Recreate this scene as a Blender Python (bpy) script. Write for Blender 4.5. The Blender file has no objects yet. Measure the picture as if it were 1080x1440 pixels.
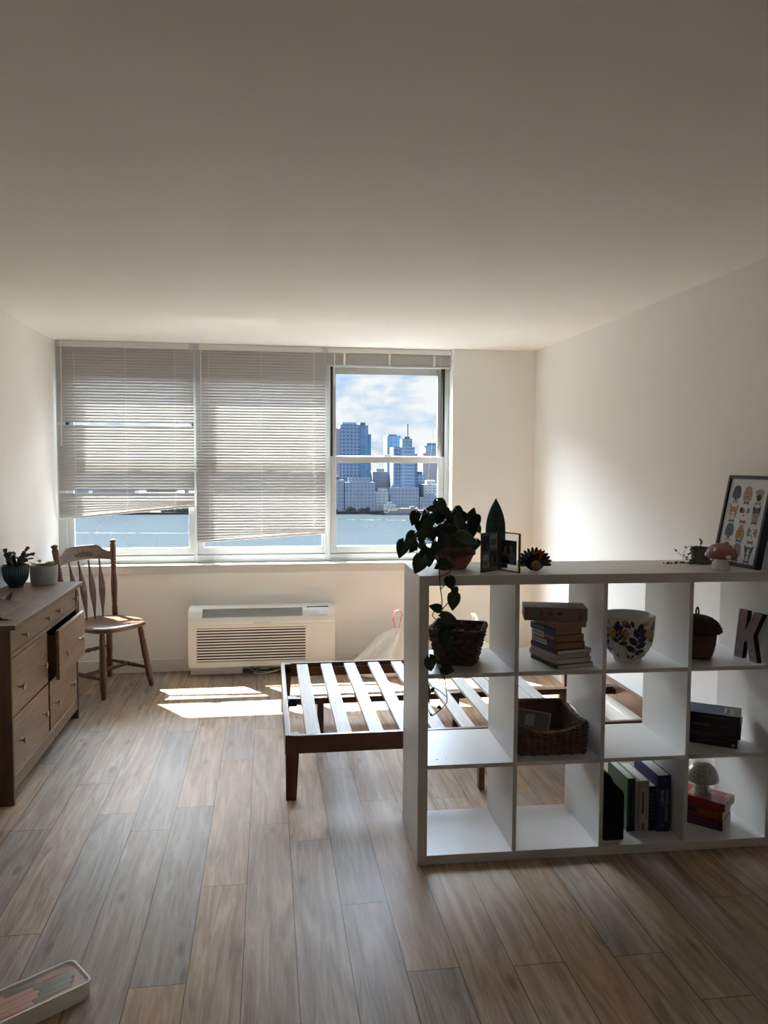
import bpy, math, random
from mathutils import Vector, Matrix, noise
PI = math.pi; rad = math.radians
SC = bpy.context.scene; COL = SC.collection
rnd = random.Random(7)
V = Vector
# ---------------------------------------------------------------- mesh builder
class G:
    def __init__(s): s.v = []; s.f = []; s.m = []; s.uv = None
    def add(s, vs, fs, m=0, M=None):
        b = len(s.v)
        s.v += [tuple(M @ V(p)) if M else tuple(p) for p in vs]
        for f in fs: s.f.append([b+i for i in f]); s.m.append(m)
        return s
    def box(s, x0, x1, y0, y1, z0, z1, m=0, M=None):
        vs = [(x, y, z) for z in (z0, z1) for y in (y0, y1) for x in (x0, x1)]
        return s.add(vs, [(0,2,3,1),(4,5,7,6),(0,1,5,4),(2,6,7,3),(0,4,6,2),(1,3,7,5)], m, M)
    def prism(s, poly, d0, d1, m=0, M=None, cap=True):
        # polygon in local XZ, extruded along local Y
        n = len(poly); vs = [(x, d0, z) for x, z in poly]+[(x, d1, z) for x, z in poly]
        fs = [(i, (i+1) % n, n+(i+1) % n, n+i) for i in range(n)]
        if cap: fs += [tuple(reversed(range(n))), tuple(range(n, 2*n))]
        return s.add(vs, fs, m, M)
    def lathe(s, prof, seg=32, c=(0,0,0), m=0, M=None, caps=True):
        vs = []; fs = []; n = len(prof)
        for r, z in prof:
            for k in range(seg):
                a = 2*PI*k/seg; vs.append((c[0]+r*math.cos(a), c[1]+r*math.sin(a), c[2]+z))
        for i in range(n-1):
            for k in range(seg):
                k2 = (k+1) % seg
                fs.append((i*seg+k, i*seg+k2, (i+1)*seg+k2, (i+1)*seg+k))
        if caps:
            fs.append(tuple(reversed(range(seg)))); fs.append(tuple((n-1)*seg+k for k in range(seg)))
        return s.add(vs, fs, m, M)
    def tube(s, pts, r, seg=8, m=0, M=None, flat=1.0):
        pts = [V(p) for p in pts]; n = len(pts)
        rs = r if isinstance(r, (list, tuple)) else [r]*n
        vs = []; fs = []; prev = None
        for i, p in enumerate(pts):
            t = (pts[min(i+1, n-1)]-pts[max(i-1, 0)]).normalized()
            if prev is None:
                a = V((0,0,1)) if abs(t.z) < .9 else V((1,0,0)); u = t.cross(a).normalized()
            else: u = (prev-t*prev.dot(t)).normalized()
            prev = u; w = t.cross(u)
            for k in range(seg):
                a = 2*PI*k/seg; vs.append(p+(u*math.cos(a)+w*math.sin(a)*flat)*rs[i])
        for i in range(n-1):
            for k in range(seg):
                k2 = (k+1) % seg; fs.append((i*seg+k, i*seg+k2, (i+1)*seg+k2, (i+1)*seg+k))
        fs.append(tuple(reversed(range(seg)))); fs.append(tuple((n-1)*seg+k for k in range(seg)))
        return s.add(vs, fs, m, M)
    def turned(s, a, b, prof, seg=14, m=0):
        a, b = V(a), V(b); N = 6
        pts = []; rs = []
        for t, r in prof: pts.append(a+(b-a)*t); rs.append(r)
        return s.tube(pts, rs, seg, m)
    def ball(s, c, r, m=0, sc=(1,1,1), seg=16, M=None):
        pr = []; rings = max(6, seg//2)
        vs = [(c[0], c[1], c[2]-r*sc[2])]
        for i in range(1, rings):
            a = -PI/2+PI*i/rings
            for k in range(seg):
                b = 2*PI*k/seg
                vs.append((c[0]+r*sc[0]*math.cos(a)*math.cos(b), c[1]+r*sc[1]*math.cos(a)*math.sin(b), c[2]+r*sc[2]*math.sin(a)))
        vs.append((c[0], c[1], c[2]+r*sc[2])); fs = []
        for k in range(seg): fs.append((0, 1+(k+1) % seg, 1+k))
        for i in range(rings-2):
            for k in range(seg):
                k2 = (k+1) % seg
                fs.append((1+i*seg+k, 1+i*seg+k2, 1+(i+1)*seg+k2, 1+(i+1)*seg+k))
        L = len(vs)-1; o = 1+(rings-2)*seg
        for k in range(seg): fs.append((L, o+k, o+(k+1) % seg))
        return s.add(vs, fs, m, M)
    def grid(s, fn, nu, nv, m=0, cu=False, cv=False, M=None):
        vs = [fn(i/(nu if cu else nu-1), j/(nv if cv else nv-1)) for j in range(nv) for i in range(nu)]
        fs = []
        for j in range(nv if cv else nv-1):
            for i in range(nu if cu else nu-1):
                i2 = (i+1) % nu; j2 = (j+1) % nv
                fs.append((j*nu+i, j*nu+i2, j2*nu+i2, j2*nu+i))
        return s.add(vs, fs, m, M)
    def build(s, name, mats, parent=None, smooth=False, bevel=0, sub=0, loc=None, solid=0, seg=2):
        me = bpy.data.meshes.new(name); me.from_pydata(s.v, [], s.f); me.update()
        if not isinstance(mats, (list, tuple)): mats = [mats]
        for mt in mats: me.materials.append(mt)
        for p, k in zip(me.polygons, s.m):
            p.material_index = k; p.use_smooth = bool(smooth)
        o = bpy.data.objects.new(name, me); COL.objects.link(o)
        if parent: o.parent = parent
        if loc: o.location = loc
        if smooth == 'auto' or (smooth and bevel):
            try: me.set_sharp_from_angle(angle=rad(38))
            except Exception: pass
        if solid:
            md = o.modifiers.new('solid', 'SOLIDIFY'); md.thickness = solid; md.offset = 0
        if bevel:
            md = o.modifiers.new('bevel', 'BEVEL'); md.width = bevel; md.segments = seg; md.limit_method = 'ANGLE'; md.angle_limit = rad(40)
        if sub:
            md = o.modifiers.new('sub', 'SUBSURF'); md.levels = sub; md.render_levels = sub
        return o

def tag(o, label, cat, group=None, kind=None):
    if label: o['label'] = label
    if cat: o['category'] = cat
    if group: o['group'] = group
    if kind: o['kind'] = kind
    return o
def thing(name, label, cat, loc=(0,0,0), rz=0, group=None):
    o = bpy.data.objects.new(name, None); COL.objects.link(o); o.empty_display_size = .05
    o.location = loc; o.rotation_euler = (0, 0, rz)
    return tag(o, label, cat, group)
def struct(o): o['kind'] = 'structure'; return o
def Rz(a): return Matrix.Rotation(a, 4, 'Z')
def Rx(a): return Matrix.Rotation(a, 4, 'X')
def Ry(a): return Matrix.Rotation(a, 4, 'Y')
def T(x, y, z): return Matrix.Translation((x, y, z))
def text(name, body, size, mat, parent, M, align='CENTER', sx=1.0, ext=.0002, parentfix=True):
    cu = bpy.data.curves.new(name, 'FONT'); cu.body = body; cu.size = size; cu.align_x = align; cu.align_y = 'CENTER'; cu.extrude = ext
    cu.resolution_u = 2
    t = bpy.data.objects.new('tmp', cu); COL.objects.link(t)
    dg = bpy.context.evaluated_depsgraph_get()
    me = bpy.data.meshes.new_from_object(t.evaluated_get(dg)); bpy.data.objects.remove(t); bpy.data.curves.remove(cu)
    me.transform(Matrix.Diagonal((sx, 1, 1, 1))); me.transform(M); me.name = name
    me.materials.clear(); me.materials.append(mat)
    o = bpy.data.objects.new(name, me); COL.objects.link(o); o.parent = parent
    return o
# ---------------------------------------------------------------- materials
def nodes(name):
    m = bpy.data.materials.new(name); m.use_nodes = True
    nt = m.node_tree; b = nt.nodes['Principled BSDF']
    return m, nt, b
def N(nt, t, **kw):
    n = nt.nodes.new(t)
    for k, v in kw.items():
        if k.startswith('i_'):
            key = k[2:]; key = int(key) if key.isdigit() else key.replace('_', ' ')
            n.inputs[key].default_value = v
        else: setattr(n, k, v)
    return n
def c4(c): return (c[0], c[1], c[2], 1)
def mat(name, col, rough=.6, spec=.4, metal=0, var=.06, vs=12, bump=0, bs=80, trans=0):
    m, nt, b = nodes(name); L = nt.links
    b.inputs['Roughness'].default_value = rough; b.inputs['Specular IOR Level'].default_value = spec; b.inputs['Metallic'].default_value = metal
    tc = N(nt, 'ShaderNodeTexCoord')
    if var:
        nz = N(nt, 'ShaderNodeTexNoise', i_Scale=vs, i_Detail=3.0); L.new(tc.outputs['Object'], nz.inputs['Vector'])
        mx = N(nt, 'ShaderNodeMix', data_type='RGBA')
        mx.inputs[6].default_value = c4([x*(1-var) for x in col]); mx.inputs[7].default_value = c4([min(1, x*(1+var)) for x in col])
        L.new(nz.outputs['Fac'], mx.inputs[0]); L.new(mx.outputs[2], b.inputs['Base Color'])
    else: b.inputs['Base Color'].default_value = c4(col)
    if bump:
        n2 = N(nt, 'ShaderNodeTexNoise', i_Scale=bs, i_Detail=4.0); L.new(tc.outputs['Object'], n2.inputs['Vector'])
        bp = N(nt, 'ShaderNodeBump', i_Strength=bump, i_Distance=.002); L.new(n2.outputs['Fac'], bp.inputs['Height']); L.new(bp.outputs['Normal'], b.inputs['Normal'])
    if trans:
        out = nt.nodes['Material Output']; tr = N(nt, 'ShaderNodeBsdfTranslucent'); tr.inputs[0].default_value = c4(col)
        ms = N(nt, 'ShaderNodeMixShader', i_0=trans); L.new(b.outputs[0], ms.inputs[1]); L.new(tr.outputs[0], ms.inputs[2]); L.new(ms.outputs[0], out.inputs['Surface'])
    return m
def wood(name, c1, c2, axis='X', rough=.45, scale=1.0, spec=.4, bump=.15, stretch=14):
    m, nt, b = nodes(name); L = nt.links
    b.inputs['Roughness'].default_value = rough; b.inputs['Specular IOR Level'].default_value = spec
    tc = N(nt, 'ShaderNodeTexCoord'); mp = N(nt, 'ShaderNodeMapping')
    s = [stretch*scale]*3; s['XYZ'.index(axis)] = 1.0*scale; mp.inputs['Scale'].default_value = s
    L.new(tc.outputs['Object'], mp.inputs['Vector'])
    n1 = N(nt, 'ShaderNodeTexNoise', i_Scale=3.0, i_Detail=6.0, i_Roughness=.65, i_Distortion=.8); L.new(mp.outputs[0], n1.inputs['Vector'])
    n2 = N(nt, 'ShaderNodeTexNoise', i_Scale=16.0, i_Detail=4.0, i_Roughness=.7); L.new(mp.outputs[0], n2.inputs['Vector'])
    ad = N(nt, 'ShaderNodeMath', operation='MULTIPLY_ADD'); ad.inputs[1].default_value = .35; L.new(n2.outputs['Fac'], ad.inputs[0]); L.new(n1.outputs['Fac'], ad.inputs[2])
    cr = N(nt, 'ShaderNodeValToRGB'); cr.color_ramp.elements[0].position = .42; cr.color_ramp.elements[1].position = .85
    cr.color_ramp.elements[0].color = c4(c1); cr.color_ramp.elements[1].color = c4(c2)
    L.new(ad.outputs[0], cr.inputs[0]); L.new(cr.outputs[0], b.inputs['Base Color'])
    bp = N(nt, 'ShaderNodeBump', i_Strength=bump, i_Distance=.002); L.new(n2.outputs['Fac'], bp.inputs['Height']); L.new(bp.outputs[0], b.inputs['Normal'])
    return m

M_wall = mat("wall_paint", (.87, .86, .83), .75, .25, var=.02, vs=3, bump=.05, bs=250)
M_ceil = mat("ceiling_paint", (.90, .885, .855), .8, .2, var=.02, vs=2, bump=.05, bs=200)
M_trim = mat('trim_paint', (.82, .80, .76), .45, .4, var=.01)
M_sill = mat('sill_stone', (.70, .69, .67), .15, .6, var=.02)
M_frame = mat('window_vinyl', (.56, .59, .59), .4, .4, var=.02)
M_track = mat('window_track_dark', (.02, .022, .028), .5, var=.02)
M_slat = mat("blind_vinyl", (.46, .45, .435), .45, .35, var=.02, trans=.008)
M_blind = mat('blind_rail', (.74, .72, .69), .4, .4, var=.02)
M_stack = mat('blind_stack', (.46, .44, .425), .5, .3, var=.02)
M_cord = mat('blind_cord', (.78, .76, .72), .7, var=.05)
M_shelf = mat('shelf_white', (.59, .585, .57), .38, .4, var=.01)
M_lblue = mat('shelf_stain', (.25, .23, .2), .6)
M_bedw = wood('bed_walnut', (.045, .016, .008), (.13, .05, .025), 'X', .35)
M_bedwy = wood('bed_walnut_side', (.045, .016, .008), (.13, .05, .025), 'Y', .35)
M_bedwz = wood('bed_walnut_leg', (.045, .016, .008), (.12, .045, .022), 'Z', .35)
M_slatw = wood('slat_pine', (.27, .262, .25), (.40, .39, .37), 'Y', .55, 2.0)
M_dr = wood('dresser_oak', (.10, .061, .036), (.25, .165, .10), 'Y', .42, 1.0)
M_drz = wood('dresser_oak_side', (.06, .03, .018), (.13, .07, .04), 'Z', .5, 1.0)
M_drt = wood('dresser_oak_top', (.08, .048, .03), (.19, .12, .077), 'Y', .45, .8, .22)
M_chair = wood('chair_oak', (.055, .022, .012), (.13, .062, .035), 'Z', .35, 1.2)
M_chairx = wood('chair_oak_seat', (.065, .028, .014), (.15, .075, .04), 'X', .3, 1.0, .5)
M_carve = mat('carving_dark', (.022, .010, .006), .6)
M_metal = mat('pewter', (.34, .31, .28), .28, .5, 1.0, var=.02)
M_black = mat('black_metal', (.012, .012, .012), .4, .5, var=.05)
M_acw = mat('ac_plastic', (.80, .80, .77), .35, .45, var=.015)
M_acg = mat('ac_grey', (.50, .51, .52), .4, var=.02)
M_dark = mat('dark_void', (.015, .015, .015), .8, var=.05)
M_panel = mat('ac_display', (.75, .80, .86), .3, var=.02)
M_bag = mat('bag_plastic', (.92, .92, .91), .28, .5, var=.03, trans=.5)
M_red = mat('drawstring_red', (.62, .06, .11), .5)
M_leaf = mat('pothos_leaf', (.020, .055, .018), .38, .45, var=.45, vs=25, trans=.18)
M_leafy = mat('pothos_leaf_pale', (.10, .15, .03), .4, .4, var=.3, vs=30, trans=.3)
M_stem = mat('vine_stem', (.035, .035, .015), .6, var=.2)
M_soil = mat('soil', (.03, .02, .014), .95, bump=1, bs=300)
# ---------------------------------------------------------------- camera
P_f, CAMZ = 1110.91, 1.5478
r_ = V((.98935, -.14540, .00526)); pit, yaw, rol = rad(3.6689), rad(8.3538), rad(.3012)
cy, sy, cp, sp = math.cos(yaw), math.sin(yaw), math.cos(pit), math.sin(pit)
d_ = V((sy*cp, cy*cp, -sp)); r0 = V((cy, -sy, 0)); u0 = r0.cross(d_)
r_ = r0*math.cos(rol)+u0*math.sin(rol); u_ = -r0*math.sin(rol)+u0*math.cos(rol)
cam = bpy.data.cameras.new('camera'); cam.sensor_fit = 'VERTICAL'; cam.sensor_height = 36; cam.lens = P_f/1440*36
cam.clip_start = .05; cam.clip_end = 8000
co = bpy.data.objects.new('camera', cam); COL.objects.link(co); SC.camera = co
mw = Matrix.Identity(4)
for i in range(3): mw[i][0] = r_[i]; mw[i][1] = u_[i]; mw[i][2] = -d_[i]
mw[2][3] = CAMZ; co.matrix_world = mw
SC.view_settings.view_transform = 'Standard'; SC.view_settings.look = 'None'; SC.view_settings.gamma = 1; SC.view_settings.use_curve_mapping = False
SC.view_settings.exposure = 3.07
SC.cycles.use_denoising = True
SC.cycles.max_bounces = 14; SC.cycles.diffuse_bounces = 8; SC.cycles.glossy_bounces = 5; SC.cycles.transparent_max_bounces = 12; SC.cycles.transmission_bounces = 6
SC.cycles.sample_clamp_indirect = 12; SC.cycles.blur_glossy = 0.0; SC.cycles.caustics_reflective = True
# ---------------------------------------------------------------- light
SKY_BASE, SKY_FILL = .126, 6.1
SUN = V((-.7, 1.0, 1.7)).normalized()
sl = bpy.data.lights.new('sun', 'SUN'); sl.energy = SUN_E = 8.2; sl.angle = rad(.53); sl.color = (1, .96, .89)
so = bpy.data.objects.new('sun', sl); COL.objects.link(so); so.rotation_euler = SUN.to_track_quat('Z', 'Y').to_euler()
so.location = (-4, 12, 12)
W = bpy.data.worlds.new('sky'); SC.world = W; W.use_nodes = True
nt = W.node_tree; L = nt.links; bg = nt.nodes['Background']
tc = N(nt, 'ShaderNodeTexCoord')
sep = N(nt, 'ShaderNodeSeparateXYZ'); L.new(tc.outputs['Generated'], sep.inputs[0])
mp = N(nt, 'ShaderNodeMapping'); mp.inputs['Scale'].default_value = (1, 1, 2.3); mp.inputs['Location'].default_value = (.35, .2, .15); L.new(tc.outputs['Generated'], mp.inputs['Vector'])
nz = N(nt, 'ShaderNodeTexNoise', i_Scale=11.0, i_Detail=8.0, i_Roughness=.60, i_Distortion=.35); L.new(mp.outputs[0], nz.inputs['Vector'])
cr = N(nt, 'ShaderNodeValToRGB'); e = cr.color_ramp.elements
e[0].position = .40; e[0].color = (.50, .70, 1.0, 1); e[1].position = .55; e[1].color = (1.0, 1.0, 1.0, 1)
e2 = cr.color_ramp.elements.new(.455); e2.color = (.70, .80, .94, 1)
L.new(nz.outputs['Fac'], cr.inputs[0])
# unseen bright band added to the sky to light the room, strongest sunward
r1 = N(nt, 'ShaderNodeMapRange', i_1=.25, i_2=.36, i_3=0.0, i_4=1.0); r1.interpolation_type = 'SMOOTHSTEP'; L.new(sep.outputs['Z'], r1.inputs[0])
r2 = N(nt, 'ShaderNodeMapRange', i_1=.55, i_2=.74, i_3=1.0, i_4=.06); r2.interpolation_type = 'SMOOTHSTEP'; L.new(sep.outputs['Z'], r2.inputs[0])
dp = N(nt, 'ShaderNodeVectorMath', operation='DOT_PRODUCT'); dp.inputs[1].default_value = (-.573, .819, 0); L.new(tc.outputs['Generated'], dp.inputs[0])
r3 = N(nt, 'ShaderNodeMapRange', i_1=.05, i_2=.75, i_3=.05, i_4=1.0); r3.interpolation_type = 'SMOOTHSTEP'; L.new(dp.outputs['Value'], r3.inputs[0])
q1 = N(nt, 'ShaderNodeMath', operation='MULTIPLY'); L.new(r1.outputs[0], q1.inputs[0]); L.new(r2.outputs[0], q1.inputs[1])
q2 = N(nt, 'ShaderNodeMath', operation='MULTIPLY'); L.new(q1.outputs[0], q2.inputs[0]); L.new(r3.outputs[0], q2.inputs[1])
ml = N(nt, 'ShaderNodeMath', operation='MULTIPLY_ADD'); ml.inputs[1].default_value = SKY_FILL; ml.inputs[2].default_value = SKY_BASE; L.new(q2.outputs[0], ml.inputs[0])
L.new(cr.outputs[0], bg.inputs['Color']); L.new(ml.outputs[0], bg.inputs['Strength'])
# ================================================================ the room
XL, XR, YW, HC, YN = -1.5075, 2.036, 5.886, 2.395, -1.3
OX = 1.386; SZ = .785; YF = 6.0; YO = 6.125       # window opening: right end, sill height, frame plane, outer plane
# floor: planks with their own grain
M_floor, nt, b = nodes('oak_planks'); L = nt.links
uvn = N(nt, 'ShaderNodeUVMap'); uvn.uv_map = 'plank'
at = N(nt, 'ShaderNodeAttribute'); at.attribute_name = 'tone'
mp = N(nt, 'ShaderNodeMapping'); mp.inputs['Scale'].default_value = (1, 1, 1); L.new(uvn.outputs[0], mp.inputs['Vector'])
m1 = N(nt, 'ShaderNodeMapping'); m1.inputs['Scale'].default_value = (17, 1.4, 1); L.new(mp.outputs[0], m1.inputs['Vector'])
n1 = N(nt, 'ShaderNodeTexNoise', i_Scale=1.6, i_Detail=6.0, i_Roughness=.6, i_Distortion=1.1); L.new(m1.outputs[0], n1.inputs['Vector'])
m2 = N(nt, 'ShaderNodeMapping'); m2.inputs['Scale'].default_value = (95, 3.5, 1); L.new(mp.outputs[0], m2.inputs['Vector'])
n2 = N(nt, 'ShaderNodeTexNoise', i_Scale=2.2, i_Detail=5.0, i_Roughness=.7, i_Distortion=.6); L.new(m2.outputs[0], n2.inputs['Vector'])
ad = N(nt, 'ShaderNodeMath', operation='MULTIPLY_ADD'); ad.inputs[1].default_value = .6; L.new(n2.outputs['Fac'], ad.inputs[0]); L.new(n1.outputs['Fac'], ad.inputs[2])
cr = N(nt, 'ShaderNodeValToRGB'); e = cr.color_ramp.elements
e[0].position = .52; e[0].color = (.175, .112, .072, 1); e[1].position = 1.0; e[1].color = (.46, .345, .245, 1)
q = e.new(.76); q.color = (.32, .227, .155, 1)
L.new(ad.outputs[0], cr.inputs[0])
mk = N(nt, 'ShaderNodeMapping'); mk.inputs['Scale'].default_value = (9, 3.0, 1); L.new(mp.outputs[0], mk.inputs['Vector'])
vo = N(nt, 'ShaderNodeTexVoronoi', i_Scale=1.0, i_Randomness=1.0); L.new(mk.outputs[0], vo.inputs['Vector'])
kr = N(nt, 'ShaderNodeMapRange', i_1=.03, i_2=.17, i_3=.5, i_4=1.0); L.new(vo.outputs['Distance'], kr.inputs[0])
tm = N(nt, 'ShaderNodeMath', operation='MULTIPLY'); L.new(kr.outputs[0], tm.inputs[0]); L.new(at.outputs['Fac'], tm.inputs[1])
hv = N(nt, 'ShaderNodeHueSaturation'); L.new(tm.outputs[0], hv.inputs['Value']); L.new(cr.outputs[0], hv.inputs['Color'])
hs = N(nt, 'ShaderNodeMapRange', i_1=.8, i_2=1.15, i_3=.62, i_4=1.2); L.new(at.outputs['Fac'], hs.inputs[0]); L.new(hs.outputs[0], hv.inputs['Saturation'])
L.new(hv.outputs[0], b.inputs['Base Color']); b.inputs['Roughness'].default_value = .42; b.inputs['Specular IOR Level'].default_value = .22
rr = N(nt, 'ShaderNodeMapRange', i_1=.3, i_2=.8, i_3=.42, i_4=.6); L.new(n2.outputs['Fac'], rr.inputs[0]); L.new(rr.outputs[0], b.inputs['Roughness'])
bp = N(nt, 'ShaderNodeBump', i_Strength=.12, i_Distance=.001); L.new(n2.outputs['Fac'], bp.inputs['Height']); L.new(bp.outputs[0], b.inputs['Normal'])
M_seam = mat('plank_seam', (.035, .025, .018), .9)
def make_floor():
    g = G(); uvs = []; tones = []
    X0, PW, PL, gp = -.5756, .1644, 1.222, .0011
    joint = {-3:3.392,-2:3.849,-1:3.504,0:3.322,1:3.53,2:2.845,3:3.314,4:3.145,5:2.658,6:2.27,7:2.95,8:2.252,9:1.75,10:2.254,11:2.03}
    tone = {(0,3.322):.86,(1,3.53):1.08,(2,2.845):1.1,(3,3.314):1.05,(1,2.3):.84,(4,3.145):1.1,(5,2.658):.82,(2,4.07):.92,(5,3.88):.9,(3,4.53):.95}
    rn = random.Random(11)
    for k in range(-7, 17):
        xa, xb = max(X0+PW*k, XL-.02), min(X0+PW*(k+1), XR+.02)
        if xb <= xa: continue
        j = joint.get(k, rn.uniform(2, 3.2)); y = j-PL*8
        while y < YW:
            ya, yb = max(y, YN), min(y+PL, YW+.03)
            if yb > ya:
                t = next((v for (kk, yy), v in tone.items() if kk == k and abs(yy-y) < .06), None) or rn.uniform(.78, 1.18)
                ox, oy = rn.uniform(0, 40), rn.uniform(0, 40)
                g.add([(xa+gp, ya+gp, 0), (xb-gp, ya+gp, 0), (xb-gp, yb-gp, 0), (xa+gp, yb-gp, 0)], [(0,1,2,3)], 0)
                for (x, yy) in ((xa, ya), (xb, ya), (xb, yb), (xa, yb)): uvs.append((x-X0-PW*k+ox, yy-y+oy))
                tones.append(t)
            y += PL
    nq = len(g.f)
    g.add([(XL-.02, YN, -.0012), (XR+.02, YN, -.0012), (XR+.02, YW+.03, -.0012), (XL-.02, YW+.03, -.0012)], [(0,1,2,3)], 1)
    g.box(XL-.02, XR+.02, YN, YW+.03, -.12, -.003, 1)
    o = g.build('floor', [M_floor, M_seam]); me = o.data
    ul = me.uv_layers.new(name='plank'); ta = me.attributes.new('tone', 'FLOAT', 'FACE')
    for i, p in enumerate(me.polygons):
        if i < nq:
            ta.data[i].value = tones[i]
            for q, li in enumerate(p.loop_indices): ul.data[li].uv = uvs[i*4+q]
    return struct(o)
make_floor()
struct(G().box(XL-.15, XR+.15, YN-.15, YO+.02, HC, HC+.15).build('ceiling', M_ceil))
struct(G().box(XL-.15, XL, YN-.15, YO, -.12, HC).build('wall_left', M_wall))
struct(G().box(XR, XR+.15, YN-.15, YO, -.12, HC).build('wall_right', M_wall))
struct(G().box(XL, XR, YN-.15, YN, -.12, HC).build('wall_near', M_wall))
g = G().box(XL, XR, YW, YO, -.12, SZ-.012)
g.box(OX, XR, YW, YO, SZ-.012, HC)
struct(g.build('wall_back', M_wall))
# white lip under the sill and the sill board
struct(G().box(XL, OX, YW-.012, YF+.02, SZ-.012, SZ).box(XL, OX, YW-.012, YW, SZ-.065, SZ-.012).build('trim_1', M_sill, bevel=.003))
def baseb(name, x0, x1, y0, y1): struct(G().box(x0, x1, y0, y1, 0, .095).build(name, M_trim, bevel=.003))
baseb('baseboard_back', XL, XR, YW-.014, YW)
baseb('baseboard_left', XL, XL+.014, YN, YW-.014)
baseb('baseboard_right', XR-.008, XR, 3.36, YW-.014)
# ---- windows
M_glass = bpy.data.materials.new('window_glass'); M_glass.use_nodes = True
nt = M_glass.node_tree; L = nt.links; nt.nodes.remove(nt.nodes['Principled BSDF'])
tr = N(nt, 'ShaderNodeBsdfTransparent'); tr.inputs[0].default_value = (.94, .965, .97, 1)
gl = N(nt, 'ShaderNodeBsdfGlossy'); gl.inputs['Roughness'].default_value = .02
ly = N(nt, 'ShaderNodeLayerWeight', i_0=.5); ms = N(nt, 'ShaderNodeMixShader')
pw = N(nt, 'ShaderNodeMath', operation='POWER'); pw.inputs[1].default_value = 4; L.new(ly.outputs['Facing'], pw.inputs[0])
ma = N(nt, 'ShaderNodeMath', operation='MULTIPLY_ADD'); ma.inputs[1].default_value = .5; ma.inputs[2].default_value = .02; L.new(pw.outputs[0], ma.inputs[0])
L.new(ma.outputs[0], ms.inputs[0]); L.new(tr.outputs[0], ms.inputs[1]); L.new(gl.outputs[0], ms.inputs[2]); L.new(ms.outputs[0], nt.nodes['Material Output'].inputs['Surface'])
def ring(g, x0, x1, z0, z1, y0, y1, l, r, b_, t, m=0):
    g.box(x0, x0+l, y0, y1, z0, z1, m); g.box(x1-r, x1, y0, y1, z0, z1, m)
    g.box(x0+l, x1-r, y0, y1, z0, z0+b_, m); g.box(x0+l, x1-r, y0, y1, z1-t, z1, m)
def window(i, x0, x1, gx0, gx1, zb=.898):
    fr = G(); ring(fr, x0, x1, SZ, HC, YF, YO, max(.01, gx0-.046-x0), max(.01, x1-gx1-.046), .055, HC-2.262)
    w = struct(fr.build('window_%d' % i, M_frame, bevel=.003))
    sa, sb = gx0-.046, gx1+.046
    lo = G(); ring(lo, sa, sb, SZ+.056, 1.584, YF+.012, YF+.044, .046, .046, zb-SZ-.056, .048); lo.build('lower_sash', M_frame, w, bevel=.003)
    up = G(); ring(up, sa, sb, 1.545, 2.262, YF+.056, YF+.088, .046, .046, .045, .052); up.build('upper_sash', M_frame, w, bevel=.003)
    G().box(gx0, gx1, YF+.027, YF+.030, zb, 1.536).build('pane', M_glass, w)
    G().box(gx0, gx1, YF+.071, YF+.074, 1.59, 2.21).build('pane', M_glass, w)
    tk = G(); tk.box(sa, sa+.018, YF+.004, YF+.052, 1.585, 2.261); tk.box(sb-.018, sb, YF+.004, YF+.052, 1.585, 2.261); tk.build('track', M_track, w)
    lk = G(); lk.box((gx0+gx1)/2-.03, (gx0+gx1)/2+.03, YF+.004, YF+.03, 1.585, 1.598); lk.build('sash_lock', M_frame, w, bevel=.003)
    return w
window(1, XL, -.535, -1.40, -.585)
window(2, -.535, .437, -.475, .405)
window(3, .437, OX, .514, 1.305)
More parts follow.
